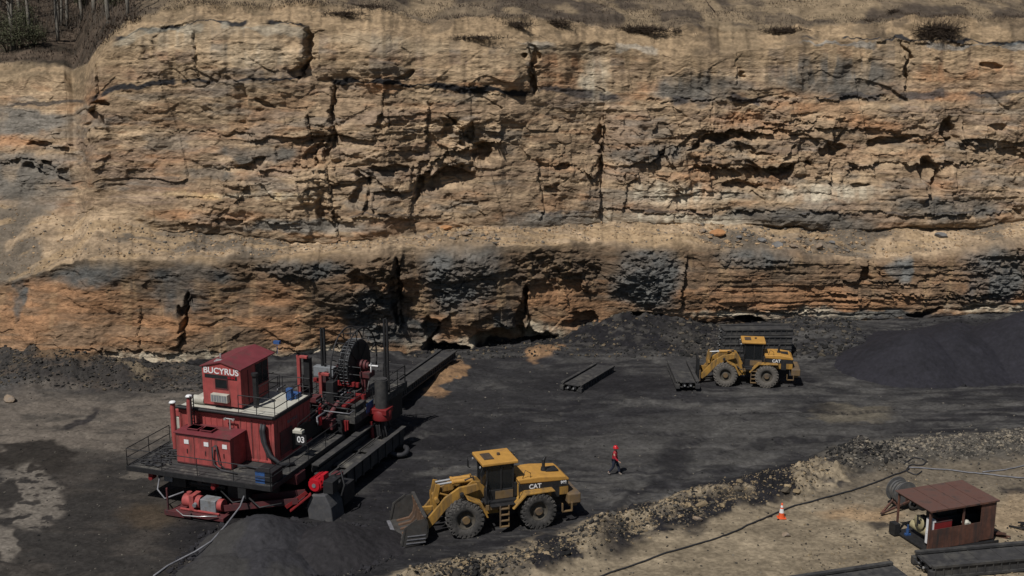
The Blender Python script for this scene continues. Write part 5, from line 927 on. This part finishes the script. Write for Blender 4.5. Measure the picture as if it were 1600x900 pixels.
# near loader: rear axle position from the contact of the near-side wheels (half track 1.5)
def rear_axle(px, py, yaw, off):
    p = G(px, py); left = Vector((-math.sin(yaw), math.cos(yaw), 0)); return p - left * off
yw = R(180 + 18.5); ra = rear_axle(842, 826, yw, 1.5)
near = loader('nearer yellow wheel loader with empty worn bucket beside the coal heaps', (ra.x, ra.y, gz(ra.x, ra.y) * .3), yw, 1.0, 4.0, 2.0, R(-3), 'bucket', 'tyre', '988')
yw2 = R(180 - 7); ra = rear_axle(1197, 606, yw2, 1.25)
far = loader('farther yellow wheel loader with grey tyres carrying a beam on forks', (ra.x, ra.y, 0.02), yw2, .86, 3.55, 1.15, R(2), 'fork', 'tyre2', None, -2.2)
p = G(1074, 607, .35); push_beam(5.4, 1.7, .6, 'push beam carried crosswise on the forks of the far loader', (p.x, p.y, .34), R(90))

# ------------------------------------------------------------------ shed
c0 = G(1455, 797, 2.45); SH_ = empty('shed', (c0.x, c0.y, 0), R(19.5), 'open sided rusty steel shed housing a compressor, flat brown roof', 'shed'); SW, SD, SHh = 4.15, 2.6, 2.4
b = MB(); b.box(-.1, SW + .12, -.1, SD + .25, SHh - .02, SHh + .03); b.build('roof', M['rustroof'], SH_, .01)
b = MB()
for x in (1.0, 2.05, 3.1): b.box(x, x + .04, -.09, SD + .24, SHh + .032, SHh + .045)
b.box(-.1, SW + .12, -.11, -.1, SHh - .06, SHh + .03); b.build('roof_seam', M['rust'], SH_)
b = MB(); b.box(0, .12, 0, .12, .15, SHh - .03); b.box(0, .1, SD, SD + .1, .15, SHh - .03); b.box(SW - .1, SW, 0.05, .15, .15, SHh - .03); b.box(SW - .1, SW, SD, SD + .1, .15, SHh - .03); b.box(2.1, 2.2, .01, .1, 1.3, SHh - .03); b.box(.12, SW, .01, .08, SHh - .14, SHh - .03); b.box(0, .08, .12, SD, SHh - .14, SHh - .03); b.build('post', M['rust'], SH_, .01)
b = MB(); b.box(.12, SW, -.0, .03, .18, 1.3); b.box(SW - .95, SW, -.03, -.001, .25, SHh - .04); b.build('side_panel', M['rust'], SH_, .005)
b = MB(); b.box(SW, SW + .03, 0, SD, .18, SHh - .05); b.box(2.6, SW, SD + .02, SD + .05, .18, SHh - .05); b.build('end_panel', M['rust'], SH_)
b = MB(); b.box(-.05, SW, -.05, SD + .1, .06, .16); b.box(-.35, 0, SD - .3, SD + .2, .05, .7) ; b.box(-.25, SW + .3, -.12, -.05, 0, .14); b.box(-.25, SW + .3, SD + .1, SD + .17, 0, .14); b.build('floor', M['black'], SH_, .01)
CP = empty('air_compressor', (0, 0, 0), 0, 'cream tanked air compressor standing inside the rusty shed', 'compressor')
CP.location = SH_.matrix_world @ Vector((0, 0, 0)); CP.location = (c0.x, c0.y, 0); CP.rotation_euler = (0, 0, R(19.5))
b = MB(); b.cyl((.75, .9, .65), (.75, 2.2, .65), .26, n=18); b.build('tank', M['cream'], CP)
b = MB(); b.box(.5, 1.0, 1.1, 1.8, .95, 1.3); b.cyl((.55, 1.2, 1.3), (.55, 1.2, 1.55), .16); b.box(.35, .8, 1.4, 1.5, .9, 1.5); b.build('motor', M['cable'], CP, .03)
b = MB(); b.lathe([(.12, .0), (.38, -.03), (.4, 0), (.38, .03), (.12, 0)], 20, 'x', (.42, 1.35, 1.15)); b.build('flywheel', M['cream'], CP)
EN = empty('diesel_engine', (c0.x, c0.y, 0), R(19.5), 'dark engine with grey drum air filter in the back of the rusty shed', 'engine')
b = MB(); b.box(1.5, 3.0, 1.2, 2.2, .2, 1.3); b.box(1.7, 2.8, 1.3, 2.1, 1.3, 1.6); b.box(3.1, 3.9, .8, 2.1, .2, 1.4); b.build('block', M['cable'], EN, .05)
b = MB(); b.cyl((.7, 1.6, 1.95), (1.3, 1.8, 1.95), .3, n=20); b.cyl((.55, 1.55, 1.95), (.7, 1.6, 1.95), .22, n=20); b.build('air_filter', M['hosegrey'], EN)
b = MB(); b.tube([(.3, 1.9, 1.9), (.6, 2.2, 2.1), (1.4, 1.6, 1.6), (1.8, 1.5, 1.7)], .08); b.build('pipe', M['black'], EN)
b = MB(); b.box(.25, .5, .15, .6, .35, 1.75); b.box(.24, .25, .2, .55, .9, 1.1); o = b.build('cabinet', M['sign'], None, .01, (0, 0, 0)); o.location = (c0.x, c0.y, 0); o.rotation_euler = (0, 0, R(19.5)); tag(o, 'tall white rust stained cabinet behind the front corner post of the shed', 'cabinet')
b = MB(); b.box(.4, 1.5, .12, .5, 1.2, 1.6); tb = b.build('toolbox', M['redbright'], None, .015); tb.location = (c0.x, c0.y, 0); tb.rotation_euler = (0, 0, R(19.5)); tag(tb, 'red steel toolbox showing above the half wall of the rusty shed', 'toolbox')
b = MB(); b.box(.39, 1.51, .11, .51, 1.6, 1.63); b.build('lid', M['reddull'], tb)
b = MB(); b.cyl((.25, 2.0, .16), (.25, 2.0, .5), .09); b.cyl((.25, 2.0, .5), (.25, 2.0, .75), .05); b.box(.1, .4, 1.9, 2.1, .16, .25); o = b.build('bottle_jack', M['blue'], None); o.location = (c0.x, c0.y, 0); o.rotation_euler = (0, 0, R(19.5)); tag(o, 'small blue jack on the open left side of the rusty shed floor', 'jack')
b = MB(); b.box(2.25, 2.6, .0, .3, 1.3, 1.38); b.lathe([(0.001, .12), (.1, .1), (.15, 0)], 12, 'z', (2.42, .12, 1.38)); o = b.build('rag_bundle', M['white'], None); o.location = (c0.x, c0.y, 0); o.rotation_euler = (0, 0, R(19.5)); tag(o, 'pale rag bundle resting on the half wall of the shed', 'rag')
# hose reel trailer behind
q = G(1415, 800, 0); RT = empty('hose_reel_trailer', (q.x, q.y, gz(q.x, q.y)), R(200), 'grey hose reel on a brown drawbar frame left of the rusty shed', 'reel trailer')
b = MB()
for y in (-.42, -.2, .02, .24, .42): b.cyl((-.3, -.9 + y, .95), (-.3, -.9 + y + .04, .95), .62 if abs(y) < .4 else .72, n=28)
b.cyl((-.3, -1.3, .95), (-.3, -.46, .95), .52, n=24)
b.build('reel', M['hosegrey'], RT)
b = MB(); b.bar((1.5, -.2, .12), (-.6, -1.45, .55), .1); b.bar((1.5, -.2, .12), (-.6, -.35, .55), .1); b.bar((.2, -.5, .35), (.1, -1.1, .35), .08); b.bar((-.6, -1.45, .5), (-.6, -.3, .5), .1); b.bar((-.3, -1.42, .5), (-.3, -1.42, .98), .08); b.bar((-.3, -.38, .5), (-.3, -.38, .98), .08); b.build('drawbar', M['rust'], RT)
for y in (-1.6, -.2):
    b = MB(); b.lathe([(.12, -.08), (.3, -.1), (.34, 0), (.3, .1), (.12, .08)], 18, 'y', (-.7, y, .34)); b.build('wheel', M['tyre'], RT)
# scrap right of shed
def bars(px, py, n, label, seed, m='rust', L=1.6, name='scrap_bar'):
    q = G(px, py); rnd = random.Random(seed); b = MB()
    for k in range(n):
        a = rnd.uniform(-.9, .2); l_ = rnd.uniform(.5, L); c = Vector((rnd.uniform(-.6, .6), rnd.uniform(-.5, .5), .06 + .05 * k)); b.bar(c, c + Vector((math.cos(a) * l_, math.sin(a) * l_, rnd.uniform(-.02, .15))), .09, .07)
    b.build(name, M[m], None, 0, (q.x, q.y, gz(q.x, q.y))); o = bpy.data.objects[-1] if False else COL.objects[-1]; return tag(o, label, 'scrap')
bars(1582, 825, 5, 'dark steel scrap bars on tan ground right of the rusty shed', 3, 'black', 1.9)
bars(1563, 838, 4, 'rusty bent bars against the right end of the rusty shed', 8, 'rust', .9)

# ------------------------------------------------------------------ cables
def cable(pts, r, m, label, cat='cable', name='cable', lift=None):
    P_ = []
    for (x0, y0), (x1, y1) in zip(pts[:-1], pts[1:]):
        for k in range(6):
            t = k / 6; P_.append((x0 + (x1 - x0) * t, y0 + (y1 - y0) * t))
    P_.append(pts[-1]); P_ = np.array(P_, float)
    for _ in range(2): P_[1:-1] = (P_[:-2] + P_[1:-1] * 2 + P_[2:]) / 4
    out = []
    for i, (x, y) in enumerate(P_):
        g = G(x, y); out.append((g.x, g.y, gz(g.x, g.y) + r * .8 + .02))
    b = MB(); b.tube(out, r, 7); o = b.build(name, M[m], None); return tag(o, label, cat)
cable([(930, 905), (1000, 880), (1060, 862), (1120, 845), (1150, 832), (1200, 808), (1240, 790), (1300, 776), (1360, 760), (1400, 745), (1420, 738)], .045, 'cable', 'long black cable winding across the tan ground past the cone')
cable([(1420, 736), (1480, 737), (1530, 741), (1580, 746), (1640, 747)], .045, 'hose', 'grey hose lying along the ground above the shed roof', 'hose', 'hose')
cable([(1412, 732), (1425, 726), (1448, 727), (1442, 733), (1420, 733), (1415, 740), (1432, 745), (1440, 740)], .04, 'cable', 'small loops of thin black cable where cable and grey hose meet')
cable([(1535, 739), (1570, 736), (1600, 728), (1640, 720)], .04, 'hose', 'thin hose curving up to the right edge above the shed', 'hose', 'hose')
pts = [G(384, 768, 1.7), G(375, 792, 1.2), G(352, 822, .9), G(330, 846, .65), G(305, 862, .4), G(285, 872, .12), G(262, 884, .08), G(240, 900, .08)]
b = MB(); b.tube(pts, .05, 7); tag(b.build('hose', M['hose'], None), 'grey hose hanging from the miner deck down over the coal heap', 'hose')

# ------------------------------------------------------------------ cone
q = G(1221, 808); z = gz(q.x, q.y); CO = empty('traffic_cone', (q.x, q.y, z), 0, 'orange traffic cone with white band beside the black cable', 'cone')
b = MB(); b.box(-.24, .24, -.24, .24, 0, .04); b.build('base', M['orange'], CO, .02)
b = MB(); b.lathe([(.2, .04), (.16, .16), (.135, .32)], 20, 'z'); b.lathe([(.095, .56), (.08, .64)], 20, 'z'); b.lathe([(.06, .76), (.04, .88), (0.001, .89)], 20, 'z'); b.build('cone_body', M['orange'], CO)
b = MB(); b.lathe([(.135, .32), (.095, .56)], 20, 'z'); b.lathe([(.08, .64), (.06, .76)], 20, 'z'); b.build('reflective_band', M['sign'], CO)

# ------------------------------------------------------------------ person
def skinned(name, chains, m, parent, sub=2):
    vs, es, rs = [], [], []
    idx = {}
    for ch in chains:
        prev = None
        for (p_, r) in ch:
            key = tuple(round(c, 4) for c in p_)
            if key not in idx: idx[key] = len(vs); vs.append(p_); rs.append(r)
            k = idx[key]
            if prev is not None: es.append((prev, k))
            prev = k
    me = bpy.data.meshes.new(name); me.from_pydata(vs, es, []); o = bpy.data.objects.new(name, me); COL.objects.link(o); o.parent = parent; me.materials.append(M[m])
    sk = o.modifiers.new('skin', 'SKIN'); sk.use_smooth_shade = True
    if not me.skin_vertices: me.attributes.new
    layer = me.skin_vertices[0].data if len(me.skin_vertices) else None
    if layer is None: return o
    for i, r in enumerate(rs):
        r = r if isinstance(r, tuple) else (r, r); layer[i].radius = r; layer[i].use_root = (i == 0)
    s = o.modifiers.new('sub', 'SUBSURF'); s.levels = sub; s.render_levels = sub
    dg = bpy.context.evaluated_depsgraph_get(); m2 = bpy.data.meshes.new_from_object(o.evaluated_get(dg)); o.modifiers.clear(); o.data = m2; m2.name = name
    if not m2.materials: m2.materials.append(M[m])
    return o
# skin layers need the operator-created data: enable through bmesh
import bmesh
def skinned2(name, chains, m, parent, sub=2):
    bm = bmesh.new(); lay = bm.verts.layers.skin.new(); idx = {}; first = True
    for ch in chains:
        prev = None
        for (p_, r) in ch:
            key = tuple(round(c, 4) for c in p_)
            if key not in idx:
                v = bm.verts.new(p_); r2 = r if isinstance(r, tuple) else (r, r); v[lay].radius = r2; v[lay].use_root = first; first = False; idx[key] = v
            v = idx[key]
            if prev is not None and prev is not v and not bm.edges.get((prev, v)): bm.edges.new((prev, v))
            prev = v
    me = bpy.data.meshes.new(name); bm.to_mesh(me); bm.free(); me.materials.append(M[m])
    o = bpy.data.objects.new(name, me); COL.objects.link(o)
    sk = o.modifiers.new('skin', 'SKIN'); sk.use_smooth_shade = True; s = o.modifiers.new('sub', 'SUBSURF'); s.levels = sub; s.render_levels = sub
    bpy.context.view_layer.update(); dg = bpy.context.evaluated_depsgraph_get(); m2 = bpy.data.meshes.new_from_object(o.evaluated_get(dg)); o.modifiers.clear(); o.data = m2
    m2.name = name
    if not m2.materials: m2.materials.append(M[m])
    o.parent = parent; return o
q = G(960, 742); PE = empty('person', (q.x, q.y, gz(q.x, q.y)), R(-20), 'person in red coat and red hard hat walking across the dark pit floor', 'person')
hipL, hipR = (0, .1, .95), (0, -.1, .95); kL, kR = (.22, .1, .52), (-.06, -.11, .52); aL, aR = (.3, .1, .1), (-.36, -.11, .14)
shL, shR = (0, .2, 1.45), (0, -.2, 1.45); eL, eR = (-.14, .27, 1.2), (.1, -.28, 1.18); wL, wR = (-.06, .28, .95), (.3, -.27, 1.02)
body = skinned2('body', [[((0, 0, 1.0), .13), ((0, 0, 1.25), .13), ((.01, 0, 1.45), .11), ((.02, 0, 1.54), .055), ((.04, 0, 1.62), (.085, .08)), ((.05, 0, 1.72), (.1, .085)), ((.04, 0, 1.79), (.06, .06))],
    [((0, 0, 1.0), .13), (hipL, .1), (kL, .065), (aL, .045), ((.42, .1, .05), .035)], [((0, 0, 1.0), .13), (hipR, .1), (kR, .065), (aR, .045), ((-.24, -.11, .06), .035)],
    [((.01, 0, 1.45), .11), (shL, .06), (eL, .045), (wL, .03), ((-.03, .28, .86), (.04, .02))], [((.01, 0, 1.45), .11), (shR, .06), (eR, .045), (wR, .03), ((.37, -.26, .97), (.04, .02))]], 'skin', PE)
for (wx_, wy_, wz_, dx_, dz_) in ((-.03, .28, .86, .03, -.09), (.37, -.26, .97, .08, -.05)):
    for k in range(4): b = MB(); b.tube([(wx_, wy_ - .03 + .02 * k, wz_), (wx_ + dx_ * .6, wy_ - .03 + .02 * k, wz_ + dz_ * .6), (wx_ + dx_ * (1 - .1 * abs(k - 1.5)) + .01, wy_ - .03 + .02 * k, wz_ + dz_)], [.011, .01, .008], 6); b.build('finger', M['skin'], body)
    b = MB(); b.tube([(wx_ + .02, wy_, wz_ + .02), (wx_ + .05, wy_ - .02, wz_ - .01), (wx_ + .055, wy_ - .02, wz_ - .05)], [.013, .011, .009], 6); b.build('thumb', M['skin'], body)
b = MB()
b.tube([(.14, 0, 1.72), (.165, 0, 1.69), (.14, 0, 1.67)], [.012, .02, .012], 6); b.tube([(.04, .09, 1.73), (.035, .1, 1.7), (.045, .09, 1.67)], .014, 6); b.tube([(.04, -.09, 1.73), (.035, -.1, 1.7), (.045, -.09, 1.67)], .014, 6); b.build('face_features', M['skin'], body)
b = MB(); b.cyl((.137, .03, 1.735), (.146, .03, 1.735), .011); b.cyl((.137, -.03, 1.735), (.146, -.03, 1.735), .011); b.box(.128, .138, -.025, .025, 1.635, 1.642); b.build('eye', M['cable'], body)
skinned2('coat', [[((0, 0, .86), (.19, .2)), ((0, 0, 1.05), (.17, .19)), ((.01, 0, 1.25), (.17, .2)), ((.01, 0, 1.43), (.15, .17)), ((.015, 0, 1.53), (.085, .085)), ((.0, 0, 1.58), (.09, .09))], [((.01, 0, 1.43), (.15, .17)), (shL, .09), (eL, .075), (wL, .055)], [((.01, 0, 1.43), (.15, .17)), (shR, .09), (eR, .075), (wR, .055)]], 'coat', PE)
skinned2('trousers', [[((0, 0, .97), (.15, .16)), (hipL, .115), (kL, .085), ((.28, .1, .16), .068)], [((0, 0, .97), (.15, .16)), (hipR, .115), (kR, .085), ((-.32, -.11, .2), .068)]], 'jeans', PE)
for (a, c, e) in (((.28, .1, .2), (.3, .1, .075), (.46, .1, .055)), ((-.33, -.11, .22), (-.37, -.11, .12), (-.22, -.11, .06))): skinned2('boot', [[(a, .06), (c, .062), (e, (.05, .04))]], 'boot', PE)
b = MB(); b.lathe([(.15, 1.74), (.145, 1.79), (.11, 1.86), (.05, 1.9), (.001, 1.905)], 22, 'z', (.035, 0, 0)); b.lathe([(.12, 1.745), (.185, 1.735), (.15, 1.75)], 22, 'z', (.06, 0, 0)); b.build('hard_hat', M['helmet'], PE)

# ------------------------------------------------------------------ trees and brush
def bare_tree(kind, h, r, seed, lab, pos, grp):
    rnd = random.Random(seed); T = empty('bare_tree', pos, rnd.uniform(0, 6), lab, 'tree', grp); lean = Vector((rnd.uniform(-.06, .06), rnd.uniform(-.06, .06), 1))
    pts = [Vector((lean.x * h * t + .12 * math.sin(3 * t + seed), lean.y * h * t, h * t - .3)) for t in np.linspace(0, 1, 9)]; b = MB(); b.tube(pts, [r * (1 - .85 * t) for t in np.linspace(0, 1, 9)], 7); b.build('trunk', M['bark'], T)
    b = MB()
    for k in range(26):
        t = rnd.uniform(.25, 1); p = pts[0].lerp(pts[-1], t); a = rnd.uniform(0, 6.28); l_ = (1.15 - t) * h * .32; d1 = Vector((math.cos(a), math.sin(a), rnd.uniform(.3, 1))) * l_
        b.tube([p, p + d1 * .5, p + d1 + Vector((0, 0, l_ * .2))], [r * .28, r * .16, r * .05], 4)
        for m in range(5):
            q_ = p + d1 * rnd.uniform(.3, 1); a2 = a + rnd.uniform(-1.2, 1.2); d2 = Vector((math.cos(a2), math.sin(a2), rnd.uniform(0, 1))) * l_ * .45; b.tube([q_, q_ + d2 * .6, q_ + d2 * 1.1 + Vector((0, 0, .1))], [r * .09, r * .06, r * .03], 3)
    b.build('crown', M['twig'], T); return T
FP = []
rt = random.Random(12)
tries = 0
while len(FP) < 62 and tries < 3000:
    tries += 1; x = rt.uniform(-150, 205); lim = tab(np.array([x]), CREST)[0]; y = rt.uniform(-75, min(lim - 12, 92))
    if y > 60 and x > 60: continue
    FP.append((x, y))
FP[0] = (91, 66); FP[1] = (104, 44); FP[2] = (127, 33); FP[3] = (172, 40); FP[4] = (48, 60); FP[5] = (148, 25)
protos = []
dist_side = lambda x: ('far left' if x < 40 else 'left' if x < 90 else 'middle' if x < 150 else 'right')
for k, (x, y) in enumerate(FP):
    p = on_cliff(x, y, HR); 
    if k == 0: lab = 'pale straight bare tree with its foot lowest on the wooded slope'
    elif k == 3: lab = 'bare tree nearest the tan crest, right end of the woods'
    else: lab = 'thin bare grey tree standing in the woods at top left'
    h = rt.uniform(11, 17); r = rt.uniform(.10, .2)
    if k < 7 or k % 9 == 0: T = bare_tree('a', h, r if k > 5 else .2, 50 + k, lab, p, 'bare trees in the woods at top left'); protos.append(T) if k > 3 else None
    else:
        T = copy_tree(rt.choice(protos[:6])); T.location = p; T.rotation_euler = (0, 0, rt.uniform(0, 6.28)); s = rt.uniform(.8, 1.15); T.scale = (s, s, s); T['label'] = lab
    T.location.z -= .2
# twig mass deep in the woods and on the hill: thin triangles, uncountable
def twigs(name, P_, n, hmin, hmax, spread, m, label, cat, w_=.02):
    b0 = rng.integers(0, len(P_), n); p = P_[b0] + rng.normal(0, spread, (n, 3)) * np.array([1, 1, .15]); h = rng.uniform(hmin, hmax, n); a = rng.uniform(0, 6.28, n); le = rng.uniform(.0, .9, n)
    tip = p + np.stack([np.cos(a) * le * h, np.sin(a) * le * h, h], 1); sd = np.stack([-np.sin(a), np.cos(a), 0 * a], 1) * w_
    mid_ = (p + tip) / 2 + rng.normal(0, .06, (n, 3)) * h[:, None]
    V = np.stack([p - sd, p + sd, mid_ + sd * .7, mid_ - sd * .7, tip], 1).reshape(-1, 3); i = np.arange(n)[:, None] * 5
    F = np.concatenate([i + [0, 1, 2], i + [0, 2, 3], i + [3, 2, 4]]); o = npmesh(name, V, F, M[m], None, False, True); return tag(o, label, cat, None, 'stuff')
def hillpts(x0, x1, y0, y1, n): return np.array([tuple(on_cliff(rt.uniform(x0, x1), rt.uniform(y0, y1), HR)) for _ in range(n)])
twigs('undergrowth', hillpts(-150, 215, -80, 60, 500), 5500, .3, 1.8, .8, 'twig', 'dense brown undergrowth covering the wooded slope', 'undergrowth', .018)
twigs('leaf_litter', hillpts(-40, 225, -60, 100, 500), 9000, .05, .3, .8, 'dead', 'dry leaf litter on the wooded slope', 'leaf litter', .05)
twigs('dry_grass', hillpts(250, 1650, -30, 40, 900), 22000, .04, .2, .6, 'dead', 'dry brush and grass on the slope above the wall', 'dry grass', .03)
def leafclump(name, px, py, rad, h, n, m, label, cat, group, frm=HR, p=None, leaf=.09):
    c = p or on_cliff(px, py, frm); T = empty(name, c, 0, label, cat, group); r2 = np.random.default_rng(int(abs(px) * 3 + abs(py)))
    u = r2.normal(0, 1, (n, 3)); u /= np.linalg.norm(u, axis=1)[:, None]; rr_ = r2.random(n) ** .45; lob = 1 + .35 * np.sin(u[:, 0] * 5 + px) * np.cos(u[:, 1] * 4 + u[:, 2] * 3)
    q_ = u * rr_[:, None] * lob[:, None] * np.array([rad, rad * .8, h * .5]) + np.array([0, 0, h * .5]); a = r2.normal(0, 1, (n, 3)); b_ = r2.normal(0, 1, (n, 3)); a *= leaf / np.linalg.norm(a, axis=1)[:, None]; b_ *= leaf * .6 / np.linalg.norm(b_, axis=1)[:, None]
    V = np.stack([q_ - a, q_ + b_, q_ + a, q_ - b_], 1).reshape(-1, 3); F = np.arange(n * 4).reshape(-1, 4); o = npmesh('foliage', V, F, M[m], None, False); o.parent = T
    b = MB(); 
    for k in range(9): t = r2.random() * 6.28; b.tube([(0, 0, -.15), (math.cos(t) * rad * .3, math.sin(t) * rad * .3, h * .4), (math.cos(t) * rad * .6, math.sin(t) * rad * .5, h * .8)], [.04, .03, .01], 4)
    b.build('stem', M['twig'], T); return T
for k, (x, y, r_, h, l) in enumerate([(12, 86, 2.0, 3.2, 'dark green shrub at the far left edge of the woods'), (35, 82, 1.8, 3.4, 'tallest green shrub low on the left wooded slope'), (55, 74, 1.4, 2.4, 'green shrub right of the tallest one on the wooded slope'), (22, 58, 1.6, 3, 'green shrub higher up behind the leftmost ones'), (-10, 70, 1.6, 3, 'green shrub cut off by the left edge of the picture'), (178, 18, 1.5, 2.2, 'dull green shrub at the right end of the woods'), (195, 4, 1.3, 2, 'small green shrub just above the tan crest'), (42, 40, 1.3, 2.6, 'green shrub between trunks in the middle of the woods'), (130, 10, 1.2, 2, 'faint green shrub near the top of the woods')]):
    leafclump('shrub', x, y, r_, h, 1500, 'leaf', l, 'shrub', 'green shrubs in the woods')
def brush(px, py, w_, h, n, label, seed):
    c = on_cliff(px, py, HR - SEG[4]); b = MB(); rnd = random.Random(seed)
    for k in range(n):
        x = rnd.gauss(0, w_ * .4); z = rnd.uniform(-.1, .35) * h; a = rnd.uniform(-1.9, 1.9); l_ = rnd.uniform(.3, .9) * h; p0 = Vector((x, rnd.uniform(-.3, .3), z)); d1 = Vector((math.sin(a) * l_, -rnd.uniform(.1, .6) * l_, math.cos(a) * l_ * rnd.choice((1, -.8))))
        b.tube([p0, p0 + d1 * .5 + Vector((rnd.uniform(-.1, .1), 0, .05)), p0 + d1], [.022, .016, .005], 3)
    o = b.build('dead_bush', M['dead'], None, 0, (c.x, c.y - .1, c.z)); return tag(o, label, 'dead bush', 'dead bushes hanging over the crest')
for k, a in enumerate([(1000, 48, 3.6, .9, 900, 'widest dark dead bush hanging over the crest at centre right'), (1225, 49, 2.2, .7, 600, 'dark low dead bush on the crest left of the grey band'), (1465, 52, 2.2, 1.7, 900, 'tall dark dead bush drooping over the crest near the right edge'), (872, 38, 1.4, .8, 300, 'small dark bush over the crest left of the widest one'), (808, 38, 1.4, .8, 300, 'small dark bush on the crest above the tall crack'), (535, 26, 2.0, .6, 350, 'dark clump on the crest near the left top of the wall'), (1395, 16, .8, .5, 110, 'small dark bush highest on the right hill'), (745, 60, 3.2, .45, 500, 'low dark fringe of roots on the crest at centre'), (1357, 28, 1, .5, 120, 'small dark clump on the crest left of the drooping bush'), (1056, 50, .5, .4, 60, 'tiny dark bush on the bank right of the widest one'), (565, 10, 3, .5, 350, 'low brush patch on the slope at upper left centre')]): brush(*a, seed=20 + k)
p = on_cliff(1110, 18, HR); b = MB(); b.tube([p + Vector((-.5, 1.2, 1.5)), p + Vector((-.1, .5, .8)), p + Vector((.45, 0, .1))], [.03, .05, .07], 6); tag(b.build('fallen_branch', M['dead'], None), 'thin leaning dead stem on the hillside above the crest', 'dead stem')
